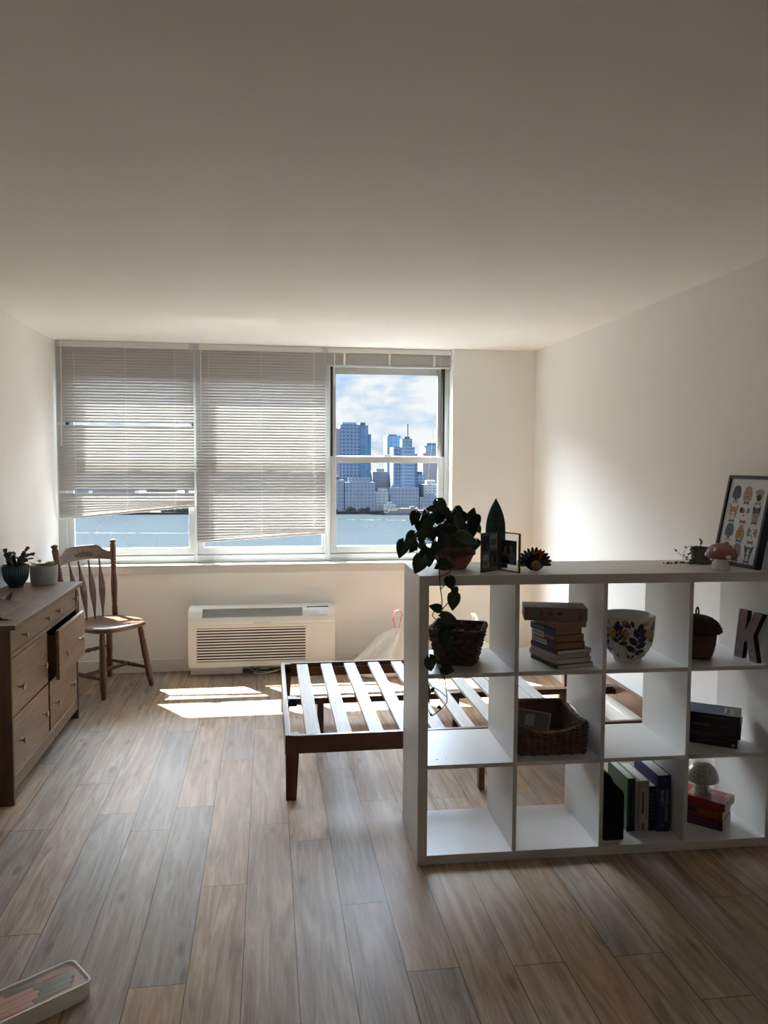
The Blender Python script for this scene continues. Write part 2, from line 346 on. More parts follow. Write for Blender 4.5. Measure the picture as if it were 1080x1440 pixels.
# ---- blinds
YB = 5.95
def blind(name, label, x0, x1, zl, zr, wandx, cords, gaps=(), loopx=None):
    t = thing(name, label, 'blind', ((x0+x1)/2, YB, HC-.02), 0, 'mini blinds over the three windows')
    ox, oz = -(x0+x1)/2, -(HC-.02); Mo = T(ox, -YB, oz)
    h = G().box(x0, x1, YB-.018, YB+.014, HC-.042, HC-.003, 0, Mo); h.build('headrail', M_blind, t, bevel=.002)
    for xx in (x0, x1-.03): G().box(xx, xx+.03, YB-.021, YB-.018, HC-.046, HC-.002, 0, Mo).build('bracket', M_acg, t, bevel=.001)
    g = G(); pit_ = .0213; z = HC-.056; w = .025; th = rad(68); k = 0
    rs = random.Random(hash(label) % 1000 if False else int(abs(x0)*100))
    zmin = max(zl, zr)
    def slat(za, zb_, tilt):
        cs = []
        for s_ in (-.5, -.25, 0, .25, .5):
            bow = .0018*(1-4*s_*s_)
            yy = -s_*w*math.cos(tilt)*-1; zz = s_*w*math.sin(tilt)
            # outer edge up, room edge down; crown towards the room
            cs.append((yy-bow*math.sin(tilt), zz+bow*math.cos(tilt)))
        vs = []
        for x, zc in ((x0+.004, za), (x1-.004, zb_)):
            for yy, zz in cs: vs.append((x, YB+yy, zc+zz))
        g.add(vs, [(i, i+1, i+6, i+5) for i in range(4)], 0, Mo)
    while True:
        if z < zmin+.02 + (0.0): break
        skip = any(abs(z-q) < .0108 for q in gaps)
        if not skip: slat(z, z+rs.uniform(-.0006, .0006), th+rs.uniform(-.03, .03))
        z -= pit_; k += 1
    # slats below bunch up on the high side of the crooked bottom rail
    n = max(2, int((z-min(zl, zr)-.005)/pit_)+1)
    zt = z+pit_
    for i in range(1, n+1):
        f = i/(n+.6)
        slat(zt-(zt-zl-.006)*f, zt-(zt-zr-.006)*f, th)
    g.build('slats', M_slat, t, smooth=True)
    a = math.atan2(zr-zl, x1-x0); Lr = math.hypot(x1-x0, zr-zl)
    b2 = G().box(-Lr/2, Lr/2, -.0115, .0115, -.011, .008, 0, Mo @ T((x0+x1)/2, YB, (zl+zr)/2) @ Ry(-a)); b2.build('bottom_rail', M_blind, t, bevel=.003)
    for f in cords:
        x = x0+(x1-x0)*f; G().tube([(x, YB-.0145, HC-.045), (x, YB-.0145, zl+(zr-zl)*f)], .0011, 5, 0, Mo).build('ladder_cord', M_cord, t)
    if wandx:
        wg = G().tube([(wandx, YB-.026, HC-.045), (wandx-.008, YB-.032, HC-.75)], .0035, 6, 0, Mo); wg.ball((wandx, YB-.026, HC-.05), .005, 0, seg=8, M=Mo); wg.build('tilt_wand', M_cord, t)
    if loopx:
        x, zz = loopx; lg = G().tube([(x, YB-.028, HC-.045), (x+.002, YB-.03, (HC+zz)/2), (x+.008, YB-.03, zz)], .0013, 5, 0, Mo)
        lg.lathe([(.001, 0), (.006, -.03), (.004, -.034)], 8, (x+.008, YB-.03, zz), 0, Mo); lg.lathe([(.001, 0), (.006, -.03), (.004, -.034)], 8, (x-.004, YB-.03, zz-.03), 0, Mo)
        lg.build('lift_cord', M_cord, t, smooth='auto')
    return t
blind('venetian_blind', 'off-white mini blind whose bottom rail hangs crooked, with two gaps between slats', -1.489, -.533, 1.125, 1.216, -1.447, (.13, .5, .86), (1.812, 1.322))
blind('venetian_blind', 'off-white mini blind lowered almost to the sill, over the middle window', -.524, .430, .950, 1.010, -.478, (.1, .5, .9), (), (.345, 1.12))
def blind_up():
    x0, x1 = .440, 1.378
    t = thing('venetian_blind', 'off-white mini blind pulled all the way up over the open city view', 'blind', ((x0+x1)/2, YB, HC-.02), 0, 'mini blinds over the three windows')
    Mo = T(-(x0+x1)/2, -YB, -(HC-.02))
    G().box(x0, x1, YB-.018, YB+.014, HC-.042, HC-.003, 0, Mo).build('headrail', M_blind, t, bevel=.002)
    g = G(); n = 22
    for i in range(n):
        z = HC-.052-i*.0034
        sag = .006*(1-i/n); xm = (x0+x1)/2; h_ = .0029
        prf = [(-.0125, 0), (-.0132, h_*.5), (-.0125, h_), (.0125, h_), (.0125, 0)]
        vs = []
        for x, dz in ((x0+.003, -sag*.6), (xm, 0), (x1-.003, -sag)):
            for yy, zz in prf: vs.append((x, YB+yy, z+zz+dz))
        g.add(vs, [(s_*5+k, s_*5+(k+1) % 5, s_*5+5+(k+1) % 5, s_*5+5+k) for s_ in range(2) for k in range(5)]+[tuple(range(5)), tuple(reversed(range(10, 15)))], 0, Mo)
    g.build('slats', M_stack, t)
    G().box(x0, x1, YB-.0125, YB+.0125, HC-.142, HC-.129, 0, Mo).build('bottom_rail', M_frame, t, bevel=.003)
    for f in (.135, .5, .865):
        x = x0+(x1-x0)*f; G().box(x-.008, x+.008, YB-.0145, YB-.0138, HC-.13, HC-.042, 0, Mo).build('ladder_tape', M_cord, t)
    G().tube([(.492, YB-.026, HC-.045), (.490, YB-.03, HC-.29)], .004, 6, 0, Mo).build('tilt_wand', M_cord, t)
    G().tube([(1.296, YB-.024, HC-.045), (1.294, YB-.026, HC-.2), (1.25, YB-.02, 1.8), (1.2, YB-.01, 1.33)], .0013, 5, 0, Mo).build('lift_cord', M_cord, t)
blind_up()
# ================================================================ cube shelf
SX, SY, TH = .5589, 2.885, rad(-1.4858)
W_, H_, D_, T_, t_ = 1.462, 1.12, .39, .038, .016
CW = (W_-2*T_-3*t_)/4; CH = (H_-2*T_-2*t_)/3
Z1 = T_; Z2 = T_+CH+t_; Z3 = T_+2*CH+2*t_
ct, st = math.cos(TH), math.sin(TH)
def S(u, w, z): return (SX+u*ct-w*st, SY+u*st+w*ct, z)
sh = thing('cube_shelf', 'white open-backed cube shelf, three rows of four, dividing the room', 'shelf', S(0, 0, 0), TH)
for x in (0, W_-T_): G().box(x, x+T_, 0, D_, 0, H_-T_ if False else H_).build('side_panel', M_shelf, sh, bevel=.0015)
G().box(T_, W_-T_, 0, D_, H_-T_, H_).build('top_panel', M_shelf, sh, bevel=.0015)
G().box(T_, W_-T_, 0, D_, 0.002, T_).build('bottom_panel', M_shelf, sh, bevel=.0015)
for i in range(3):
    x = T_+CW*(i+1)+t_*i; G().box(x, x+t_, .001, D_-.001, T_, H_-T_).build('divider', M_shelf, sh, bevel=.0008)
for j in range(2):
    z = T_+CH*(j+1)+t_*j
    for i in range(4):
        x = T_+(CW+t_)*i; G().box(x, x+CW, .001, D_-.001, z, z+t_).build('shelf_board', M_shelf, sh, bevel=.0008)
for (u, w, s) in ((.085, .06, .006), (.12, .055, .003), (.125, .075, .003)): G().lathe([(s, 0), (s*.6, .0006)], 8, (u, w, Z2)).build('stain', M_lblue, sh)
# ================================================================ bed frame
bed = thing('bed_frame', 'dark brown wooden bed frame with bare pale slats and no mattress', 'bed', (.072, 3.535, 0))
BL, BWd, BZ = 1.862, 1.325, .305
G().box(.04, BL-.0, 0, .024, BZ-.088, BZ-.004).build('front_rail', M_bedw, bed, bevel=.003)
G().box(.04, BL, BWd-.024, BWd, BZ-.088, BZ-.004).build('back_rail', M_bedw, bed, bevel=.003)
G().box(0, .024, .0, BWd, BZ-.088, BZ).build('end_rail', M_bedwy, bed, bevel=.003)
G().box(BL, BL+.03, .0, BWd, BZ-.096, BZ).build('end_rail', M_bedwy, bed, bevel=.003)
G().box(.024, BL, .024, .05, BZ-.06, BZ-.028).build('slat_ledge', M_bedw, bed, bevel=.002)
G().box(.024, BL, BWd-.05, BWd-.024, BZ-.06, BZ-.028).build('slat_ledge', M_bedw, bed, bevel=.002)
def leg(x0, x1, y0, y1, tx, ty):
    zt = BZ-.003
    vs = [(x0, y0, zt), (x1, y0, zt), (x1, y1, zt), (x0, y1, zt), (x0, y0, .2), (x1, y0, .2), (x1, y1, .2), (x0, y1, .2)]
    a, b_, c, d = x0, x1, y0, y1
    if tx > 0: b_ -= tx
    else: a -= tx
    if ty > 0: d -= ty
    else: c -= ty
    vs += [(a, c, 0), (b_, c, 0), (b_, d, 0), (a, d, 0)]
    fs = [(0,1,2,3), (11,10,9,8)]
    for o_ in (0, 4): fs += [(o_+i, o_+4+i, o_+4+(i+1) % 4, o_+(i+1) % 4) for i in range(4)]
    G().add(vs, fs).build('leg', M_bedwz, bed, bevel=.002)
leg(.0025, .062, .0015, .05, .012, .01)
leg(.0025, .062, BWd-.05, BWd-.0015, .012, -.01)
leg(BL-.045, BL+.012, .0015, .05, -.012, .01)
leg(BL-.045, BL+.012, BWd-.05, BWd-.0015, -.012, -.01)
G().box(.908, .936, .002, .04, 0, BZ-.088).build('leg', M_bedwz, bed, bevel=.002)
G().box(.908, .936, BWd-.04, BWd-.002, 0, BZ-.088).build('leg', M_bedwz, bed, bevel=.002)
cb = G().box(.024, BL, .645, .685, BZ-.062, BZ-.030)
cb.build('center_beam', M_bedwz, bed, bevel=.002)
for x in (.185, .935, 1.55): G().box(x, x+.034, .648, .682, 0, BZ-.062).build('center_leg', M_bedwz, bed, bevel=.002)
for (x, s) in ((.026, 1), (BL-.002, -1)):
    g = G().box(min(x, x+s*.05), max(x, x+s*.05), .636, .694, BZ-.068, BZ-.026); g.box(min(x, x+s*.006), max(x, x+s*.006), .615, .715, BZ-.066, BZ-.03)
    g.build('bracket', M_black, bed, bevel=.003)
g = G()
for z in (BZ-.035, BZ-.065): g.lathe([(.006, 0), (.006, .004)], 10, (0, 0, 0), 0, T(.024, BWd-.036, z) @ Ry(PI/2))
g.build('bolt', M_metal, bed)
xs = [.096+.147*i for i in range(7)]+[.096+.147*6+.122, .096+.147*6+.195, .096+.147*6+.268, .096+.147*6+.341]
for i, x in enumerate(xs):
    wx = .068; y0 = .030+(.010 if i == 5 else 0)+(.07 if i == 6 else 0)
    ty = rnd.uniform(-.004, .004)
    Mx = T(x+wx/2, BWd/2, BZ-.028) @ Rz(ty)
    G().box(-wx/2, wx/2, y0-BWd/2, BWd/2-.026, 0, .018, 0, Mx).build('bed_slat', M_slatw, bed, bevel=.002)
G().box(.045, .115, .03, .075, BZ-.028, BZ-.026).build('label_patch', M_frame, bed)
# ================================================================ dresser
dr = thing('dresser', 'brown wood-grain dresser by the wall with one drawer left slightly open', 'dresser', (XL+.006, 3.645, 0))
DL, DX = 1.235, .372                       # length along the wall, depth
OFY = 3.645
G().box(0, DX+.027, -.018, DL+.035, .797, .82).build('top', M_drt, dr, bevel=.003)
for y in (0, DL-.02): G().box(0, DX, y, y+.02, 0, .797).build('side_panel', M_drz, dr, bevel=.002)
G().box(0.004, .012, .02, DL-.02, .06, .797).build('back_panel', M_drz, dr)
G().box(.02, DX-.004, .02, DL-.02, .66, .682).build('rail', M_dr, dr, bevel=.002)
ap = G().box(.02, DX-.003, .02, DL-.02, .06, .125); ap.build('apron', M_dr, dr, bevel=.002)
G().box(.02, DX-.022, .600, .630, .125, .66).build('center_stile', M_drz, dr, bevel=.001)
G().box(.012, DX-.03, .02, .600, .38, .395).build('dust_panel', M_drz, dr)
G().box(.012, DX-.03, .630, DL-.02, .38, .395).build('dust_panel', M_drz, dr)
def drawer(y0, y1, z0, z1, out, knobs):
    xf = DX-.004+out
    f = G().box(xf-.018, xf, y0, y1, z0, z1).build('drawer', M_dr, dr, bevel=.002)
    bx = G(); xb = .05+out
    bx.box(xb, xf-.018, y0+.012, y0+.024, z0+.02, z1-.03); bx.box(xb, xf-.018, y1-.024, y1-.012, z0+.02, z1-.03)
    bx.box(xb, xb+.012, y0+.024, y1-.024, z0+.02, z1-.03); bx.box(xb, xf-.018, y0+.024, y1-.024, z0+.02, z0+.028)
    bx.build('drawer_box', M_drz, f)
    for (ky, kz) in knobs:
        k = G().lathe([(.0075, 0), (.005, .004), (.0045, .016), (.012, .019), (.0145, .023), (.0135, .028), (.004, .0305)], 16, (0,0,0), 0, T(xf, ky, kz) @ Ry(PI/2))
        k.build('knob', M_metal, f, smooth='auto')
drawer(.024, DL-.024, .686, .793, 0, [(y-OFY, .735) for y in (3.83, 4.215, 4.42, 4.80)])
drawer(.024, .599, .396, .656, 0, [(.115, .51), (.49, .51)])
drawer(.024, .599, .128, .386, 0, [(.115, .26), (.49, .26)])
drawer(.632, DL-.024, .396, .656, .05, [(.725, .515), (1.07, .515)])
drawer(.632, DL-.024, .128, .386, 0, [(.725, .25), (1.07, .25)])
# ================================================================ chair
ch = thing('spindle_chair', 'brown wooden chair with turned legs and arrow-shaped back slats in the corner', 'chair', (-1.092, 5.507, 0), math.atan2(.768, .64))
sp_ = []
def seat_outline(n=48):
    o = []
    for i in range(n):
        a = 2*PI*i/n; c, s = math.cos(a), math.sin(a)
        e_ = 3.2
        x = .235*math.copysign(abs(c)**(2/e_), c); y = .215*math.copysign(abs(s)**(2/e_), s)
        x *= 1-.16*((y+.215)/.43)
        if y < 0: y -= .018*(1-(x/.24)**2)
        o.append((x, y))
    return o
so_ = seat_outline(); n = len(so_)
def dish(x, y): return -.010*max(0, 1-((x/.2)**2+((y+.0)/.18)**2))
g = G(); vs = []; rings = [(.93, .422), (1, .430), (1, .450), (.96, .457), (.75, .457), (.5, .457), (.25, .457)]
for f, z in rings:
    for x, y in so_: vs.append((x*f, y*f, z+(dish(x*f, y*f) if f < .97 and z > .45 else 0)))
vs.append((0, 0, .457+dish(0, 0))); fs = [tuple(reversed(range(n)))]
for i in range(len(rings)-1): fs += [(i*n+k, i*n+(k+1) % n, (i+1)*n+(k+1) % n, (i+1)*n+k) for k in range(n)]
o_ = (len(rings)-1)*n; fs += [(o_+k, o_+(k+1) % n, len(vs)-1) for k in range(n)]
g.add(vs, fs); g.build('seat', M_chairx, ch, smooth='auto')
LEGP = [(0, .012), (.02, .015), (.09, .017), (.11, .021), (.13, .016), (.15, .021), (.3, .0225), (.40, .018), (.42, .022), (.44, .018), (.47, .022), (.75, .020), (.80, .0165), (.82, .021), (.84, .0165), (.86, .020), (.95, .017), (1, .016)]
def foot(sx, sy): return V((sx*.2, sy*.215, 0))
def legtop(sx, sy): return V((sx*.155, sy*.155, .426))
for sx in (-1, 1):
    for sy_ in (-1, 1): G().turned(foot(sx, sy_), legtop(sx, sy_), LEGP).build('leg', M_chair, ch, smooth=True)
STR = [(0, .008), (.1, .010), (.3, .012), (.36, .015), (.42, .011), (.5, .016), (.58, .011), (.64, .015), (.7, .012), (.9, .010), (1, .008)]
def onleg(sx, sy_, t): return foot(sx, sy_).lerp(legtop(sx, sy_), t)
for sx in (-1, 1): G().turned(onleg(sx, -1, .30), onleg(sx, 1, .30), STR).build('side_stretcher', M_chair, ch, smooth=True)
G().turned((onleg(-1, -1, .30)+onleg(-1, 1, .30))/2, (onleg(1, -1, .30)+onleg(1, 1, .30))/2, STR).build('cross_stretcher', M_chair, ch, smooth=True)
G().turned(onleg(-1, 1, .55), onleg(1, 1, .55), STR).build('back_stretcher', M_chair, ch, smooth=True)
PST = [(0, .017), (.1, .019), (.16, .016), (.20, .019), (.22, .016), (.24, .019), (.42, .022), (.62, .016), (.65, .021), (.67, .016), (.69, .022), (.71, .016), (.73, .021), (.75, .019), (.93, .022), (.945, .017), (.955, .015), (.965, .021), (.98, .023), (.99, .020), (1, .008)]
def post(sx, t): return V((sx*.19, .135, .45)).lerp(V((sx*.238, .205, .985)), t)
for sx in (-1, 1): G().turned(post(sx, 0), post(sx, 1), PST).build('back_post', M_chair, ch, smooth=True)
# crest rail: bowed backwards, arched top
def crest(u, v, d):
    x = -.222+.444*u; bow = .035*(1-(2*u-1)**2)
    zb = .842+.022*(1-(2*u-1)**2); e_ = abs(2*u-1)
    arch = 1 if e_ < .45 else .5+.5*math.cos(PI*min(1, (e_-.45)/.42))
    zt = .905+.052*arch
    z = zb+(zt-zb)*v; return (x, .135+.07*(z-.45)/.535+bow+d, z)
g = G(); nu, nv = 33, 7
def cr_fn(u, v):
    if v <= .5: return crest(u, v*2, -.010)
    return crest(u, 2-2*v, .010)
g.grid(lambda u, v: crest(u, v, -.010), nu, nv); g.grid(lambda u, v: crest(1-u, v, .010), nu, nv)
g.grid(lambda u, v: crest(u, 1, -.010+.02*v), nu, 2); g.grid(lambda u, v: crest(1-u, 0, -.010+.02*v), nu, 2)
crs = g.build('crest_rail', M_chairx, ch, smooth='auto')
g = G()
def cpt(x, z): 
    p = crest((x+.222)/.444, 0, -.0112); return (x, p[1]+.07*(z-p[2])/.535, z)
for dx, a in ((0, 90), (-.022, 125), (.022, 55), (-.045, 150), (.045, 30), (-.062, 175), (.062, 5)):
    c0 = (dx*.8, .893); L_ = .026
    for sgn in (-1, 1):
        pts = []
        for i in range(7):
            t = i/6; r = L_*t; wv = sgn*.008*math.sin(PI*t); aa = rad(a)
            pts.append(cpt(c0[0]+r*math.cos(aa)-wv*math.sin(aa), c0[1]+r*math.sin(aa)+wv*math.cos(aa)))
        g.tube(pts, .0016, 5)
for k in range(5):
    g.tube([cpt(-.05+.025*k+.006*math.cos(q*PI/4), .887+.006*math.sin(q*PI/4)) for q in range(9)], .0014, 5)
g.build('carving', M_carve, crs)
# arrow-shaped back slats
for i in range(4):
    f = (i+1)/5; xb = -.165+.33*f; xt = -.205+.41*f
    bow = .035*(1-(2*f-1)**2)
    g = G(); prof = [(0, .006, .006), (.1, .007, .006), (.2, .013, .005), (.4, .029, .0045), (.6, .030, .0045), (.8, .014, .005), (.9, .007, .006), (1, .006, .006)]
    vs = []; m_ = 10
    for t, hw, ht in prof:
        p = V((xb, .15, .45)).lerp(V((xt, .188+bow, .856)), t); p.y += -.012*math.sin(PI*t)
        for k in range(m_):
            a = 2*PI*k/m_; vs.append((p.x+hw*math.cos(a), p.y+ht*math.sin(a), p.z))
    nn = len(prof); fs = [(j*m_+k, j*m_+(k+1) % m_, (j+1)*m_+(k+1) % m_, (j+1)*m_+k) for j in range(nn-1) for k in range(m_)]
    g.add(vs, fs); g.build('arrow_slat', M_chair, ch, smooth=True, sub=1)
# ================================================================ air conditioner
ac = thing('air_conditioner', 'white wall air conditioner with slotted front below the window', 'air conditioner', (-.045, 5.70, 0))
ax0, ax1 = -.525, .525
prof = [(.186, .065), (.002, .065), (.0, .075), (-.0, .40), (.006, .425), (.03, .465), (.05, .478), (.186, .487)]
Mp = Rz(PI/2)
def xprism(g, poly, x0, x1, m=0):   # polygon in local YZ extruded along X
    n = len(poly); vs = [(x0, y, z) for y, z in poly]+[(x1, y, z) for y, z in poly]
    g.add(vs, [(i, n+i, n+(i+1) % n, (i+1) % n) for i in range(n)]+[tuple(range(n)), tuple(reversed(range(n, 2*n)))], m); return g
xprism(G(), [(.186, .065), (.012, .065), (.012, .405), (.03, .44), (.186, .487)], ax0+.01, ax1-.01).build('housing', M_acw, ac, bevel=.006)
fp = G(); 
fp.box(ax0, ax0+.06, -.004, .012, .066, .372); fp.box(.31, ax1, -.004, .012, .066, .372); fp.box(ax0+.06, .31, -.004, .012, .066, .105); fp.box(ax0+.06, .31, -.004, .012, .35, .372)
for i in range(12):
    z = .112+i*.0203; fp.add([(ax0+.06, -.004, z), (.31, -.004, z), (.31, -.004, z+.011), (ax0+.06, -.004, z+.011), (ax0+.06, .008, z-.003), (.31, .008, z-.003), (.31, .008, z+.006), (ax0+.06, .008, z+.006)], [(0,1,2,3), (3,2,6,7), (4,7,6,5), (0,4,5,1)])
for i in range(9): fp.box(.335, .49, -.0055, -.004, .12+i*.027, .1225+i*.027)
fp.build('front_grille', M_acw, ac, bevel=.0012)
G().box(ax0+.055, .315, .0105, .0119, .1, .36).build('grille_backing', M_dark, ac)
tp = G()
xprism(tp, [(.012, .372), (-.008, .374), (-.010, .395), (.002, .425), (.026, .425), (.026, .372)], ax0, ax1)
xprism(tp, [(.026, .42), (.002, .425), (.03, .462), (.052, .476), (.186, .487), (.186, .46), (.06, .455)], ax0, ax0+.10)
xprism(tp, [(.026, .42), (.002, .425), (.03, .462), (.052, .476), (.186, .487), (.186, .46), (.06, .455)], .29, ax1)
xprism(tp, [(.07, .455), (.07, .474), (.186, .487), (.186, .46)], ax0+.10, .29)
tp.build('top_cover', M_acw, ac, bevel=.004)
lv = G()
for i in range(7):
    f = i/6; y = .008+.05*f; z = .425+.047*f; lv.add([(ax0+.102, y-.004, z+.006), (.288, y-.004, z+.006), (.288, y+.010, z-.010), (ax0+.102, y+.010, z-.010), (ax0+.102, y-.002, z+.008), (.288, y-.002, z+.008), (.288, y+.012, z-.008), (ax0+.102, y+.012, z-.008)], [(0,1,2,3), (7,6,5,4), (0,4,5,1), (3,2,6,7)])
for x in (-.25, -.08, .1): lv.box(x, x+.004, .012, .06, .42, .462)
lv.build('louver', M_acg, ac)
xprism(G(), [(.0, .4255), (.028, .462), (.05, .476), (.049, .479), (.027, .465), (-.003, .427)], .33, .47).build('control_panel', M_panel, ac, bevel=.001)
xprism(G(), [(.051, .477), (.075, .480), (.075, .4815), (.051, .4785)], .32, .48).build('control_slot', M_dark, ac)
g = G(); 
for k in range(5): g.box(.345+.024*k, .358+.024*k, -.0045, -.003, .4285, .4325)
g.box(.36, .39, .009, .0105, .4475, .452); g.build('button', M_acg, ac)
g = G().box(-.06, .06, -.0112, -.0098, .3835, .389); g.build('badge', M_acg, ac)
G().box(ax0+.012, -.145, .055, .182, 0, .066).build('base_plinth', M_trim, ac, bevel=.003)
g = G().tube([(-.02, .10, .03), (-.06, .03, .008), (-.02, 0, .008), (.06, .03, .012), (.12, .05, .02), (.16, .06, .06)], .006, 8)
g.tube([(-.1, .12, .05), (-.08, .07, .02), (-.03, .06, .008), (.04, .07, .008)], .004, 8); g.build('power_cord', M_frame, ac, smooth=True)
g = G().box(-.02, .05, .09, .13, .012, .05); g.build('plug_box', M_acg, ac, bevel=.004)
# ================================================================ rubbish bags
def bag(name, label, c, rx, ry, h, seed, peak=0.0, string=False, px=0, py=0):
    t = thing(name, label, 'bag', c, 0, 'white trash bags by the window wall')
    rs = random.Random(seed); ph = [rs.uniform(0, 6.28) for _ in range(6)]
    def fn(u, v):
        a = 2*PI*u; f = v
        prof = math.sin(PI*min(1, (.12+.88*f))*.5+0) if False else None
        # radius over height: flat base, belly, gathered neck
        if f < .10: r = .80+.20*math.sqrt(f/.10)
        else: r = .07+.93*(1-((f-.10)/.90))**.78*(1-.10*math.sin(PI*(f-.10)/.90))
        z = h*f
        if f < .10: z = h*f*.8
        a_ = 2*PI*u; z -= .05*h*math.sin(PI*min(1, f*1.1))*math.cos(a_-2.6)
        pl = 1+.07*math.sin(3*a+ph[0]+3*f)+.05*math.sin(5*a+ph[3]-2*f)+.035*math.sin(7*a+ph[1]-4*f)+.15*math.sqrt(f)*math.sin(13*a+ph[2]+2*math.sin(4*f))
        x = rx*r*pl*math.cos(a)+px*f**2; y = ry*r*pl*math.sin(a)+py*f**2
        if peak and f > .8: z += peak*((f-.8)/.2)
        nzv = noise.noise(V((x*9, y*9, z*9+seed)))*.022+noise.noise(V((x*25, y*25, z*14+seed)))*.008
        return (x+nzv, y+nzv, max(.001, z+(nzv if f > .1 else 0)))
    g = G(); g.grid(fn, 72, 40, cu=True); g.f.append([i for i in range(71, -1, -1)]); g.m.append(0)
    b_ = g.build('sack', M_bag, t, smooth=True)
    if string:
        z0 = h-.005
        g = G().tube([(px+.0, py, z0-.03), (px-.03, py-.005, z0+.08), (px-.012, py-.012, z0+.135), (px+.02, py-.012, z0+.14), (px+.038, py-.008, z0+.115), (px+.01, py-.002, z0-.02)], [.004, .007, .009, .009, .008, .004], 6, flat=.5)
        g.build('drawstring', M_red, t, smooth=True)
    return t
bag('trash_bag', 'full white plastic trash bag with a red drawstring loop standing up', (.855, 5.66, 0), .325, .175, .325, 3, string=True, px=.075, py=0)
bag('trash_bag', 'white plastic trash bag with a pointed top, showing above the dark wicker basket', (1.545, 5.65, 0), .20, .17, .30, 9, peak=.12, px=-.045)
# ================================================================ things on the shelf top
ZT = H_
def on_shelf(name, label, cat, u, w, z, rz=0, group=None): return thing(name, label, cat, S(u, w, z), TH+rz, group)
def leafmesh(g, M, s, m=0, fold=.22, curl=.25, wid=.86):
    # heart shaped blade, stem at the origin, tip along +X
    pts = []; nu_, nv_ = 9, 7
    for i in range(nu_):
        t = i/(nu_-1); x = -.16*0+t
        hw = wid*.5*(math.sin(PI*min(1, t**.62*.98+.02))**.8)*(1-.22*t)+.0
        for j in range(nv_):
            v = -1+2*j/(nv_-1)
            back = -.20*(abs(v)**1.5)*max(0, 1-t*2.6)
            z = fold*abs(v)*hw*.9-curl*t*t*.55-.04*math.sin(v*5+t*7)*hw
            pts.append((s*(x+back), s*v*hw, s*z))
    fs = [(i*nv_+j, (i+1)*nv_+j, (i+1)*nv_+j+1, i*nv_+j+1) for i in range(nu_-1) for j in range(nv_-1)]
    g.add(pts, fs, m, M)
POTHOS = [(0.075,0.2,1.36,0.03,180),(0.116,0.17,1.365,0.053,60),(-0.003,0.12,1.325,0.043,110),(0.016,0.12,1.295,0.036,100),(0.043,0.1,1.306,0.057,110),(0.02,0.08,1.255,0.042,95),(-0.025,0.09,1.251,0.045,130),(-0.059,0.06,1.212,0.053,105),(-0.0,0.12,1.221,0.036,60),(0.033,0.1,1.218,0.033,40),(0.025,0.08,1.199,0.032,150),(0.001,0.03,1.156,0.06,115),(0.042,0.05,1.176,0.058,80),(0.078,0.16,1.257,0.04,90),(0.112,0.2,1.325,0.055,100),(0.167,0.22,1.313,0.046,90),(0.204,0.24,1.339,0.044,45),(0.199,0.2,1.308,0.054,90),(0.256,0.24,1.338,0.041,-75),(0.269,0.2,1.309,0.037,70),(0.239,0.16,1.294,0.05,100),(0.271,0.19,1.276,0.03,60),(0.144,0.07,1.272,0.071,10),(0.195,0.04,1.251,0.07,12),(0.235,0.09,1.223,0.036,95),(0.099,0.04,1.239,0.051,90),(0.107,0.01,1.158,0.047,10),(0.137,0.03,1.184,0.029,65),(0.078,0.03,1.152,0.03,150),(0.068,0.05,1.215,0.038,100),(0.142,0.14,1.248,0.056,0),(0.11,0.15,1.265,0.046,90),(0.053,0.2,1.346,0.02,-100),(0.15,0.18,1.282,0.04,80),(0.201,0.13,1.273,0.046,40),(0.159,0.06,1.24,0.051,20),(0.104,0.23,1.34,0.041,140),(0.15,0.25,1.332,0.041,70),(-0.013,0.1,1.21,0.029,130)]
rx_ = random.Random(21)
for i_ in range(16):
    t_ = rx_.uniform(0, PI); POTHOS.append((.15+rx_.uniform(.02, .10)*math.cos(t_), rx_.uniform(.06, .27), 1.255+rx_.uniform(.0, .075)*math.sin(t_), rx_.uniform(.035, .055), rx_.uniform(20, 160)))
VINE = [(0.114,-0.02,1.093,0.054,70),(0.128,-0.02,1.063,0.036,95),(0.126,-0.02,1.022,0.065,95),(0.055,-0.02,1.005,0.047,200),(0.116,-0.02,0.955,0.072,15),(0.088,-0.02,0.896,0.068,110),(0.109,-0.02,0.862,0.032,80),(0.042,-0.02,0.788,0.068,75),(0.11,-0.02,0.768,0.054,20),(0.128,-0.02,1.037,0.029,60),(0.049,-0.02,0.697,0.019,-60),(0.077,-0.02,0.622,0.019,60),(0.036,-0.02,0.683,0.013,150),(0.045,-0.02,0.597,0.011,60)]
M_terra = mat('terracotta_pot', (.36, .15, .125), .7, .3, var=.15, vs=30)
M_twine = mat('twine', (.16, .10, .07), .9, var=.3, vs=60)
PU, PWc = .172, .205
pl = on_shelf('potted_pothos', 'trailing pothos in a terracotta pot on the shelf, vine hanging down its front', 'plant', PU, PWc, ZT)
pot = G().lathe([(.046, 0), (.052, .004), (.070, .03), (.083, .06), (.089, .085), (.088, .098), (.083, .098), (.078, .06), (.05, .02)], 40).build('pot', M_terra, pl, smooth='auto')
g = G()
for i in range(6): 
    z = .062+i*.0075; g.tube([((.086+.001*math.sin(k))*math.cos(k*PI/18), (.086+.001*math.cos(k*2))*math.sin(k*PI/18), z+.0015*math.sin(k*1.1+i)) for k in range(37)], .0036, 6)
g.build('twine_wrap', M_twine, pot, smooth=True)
G().lathe([(.001, .082), (.079, .082)], 30, caps=False).build('soil', M_soil, pl)
rl = random.Random(5)
LF = []
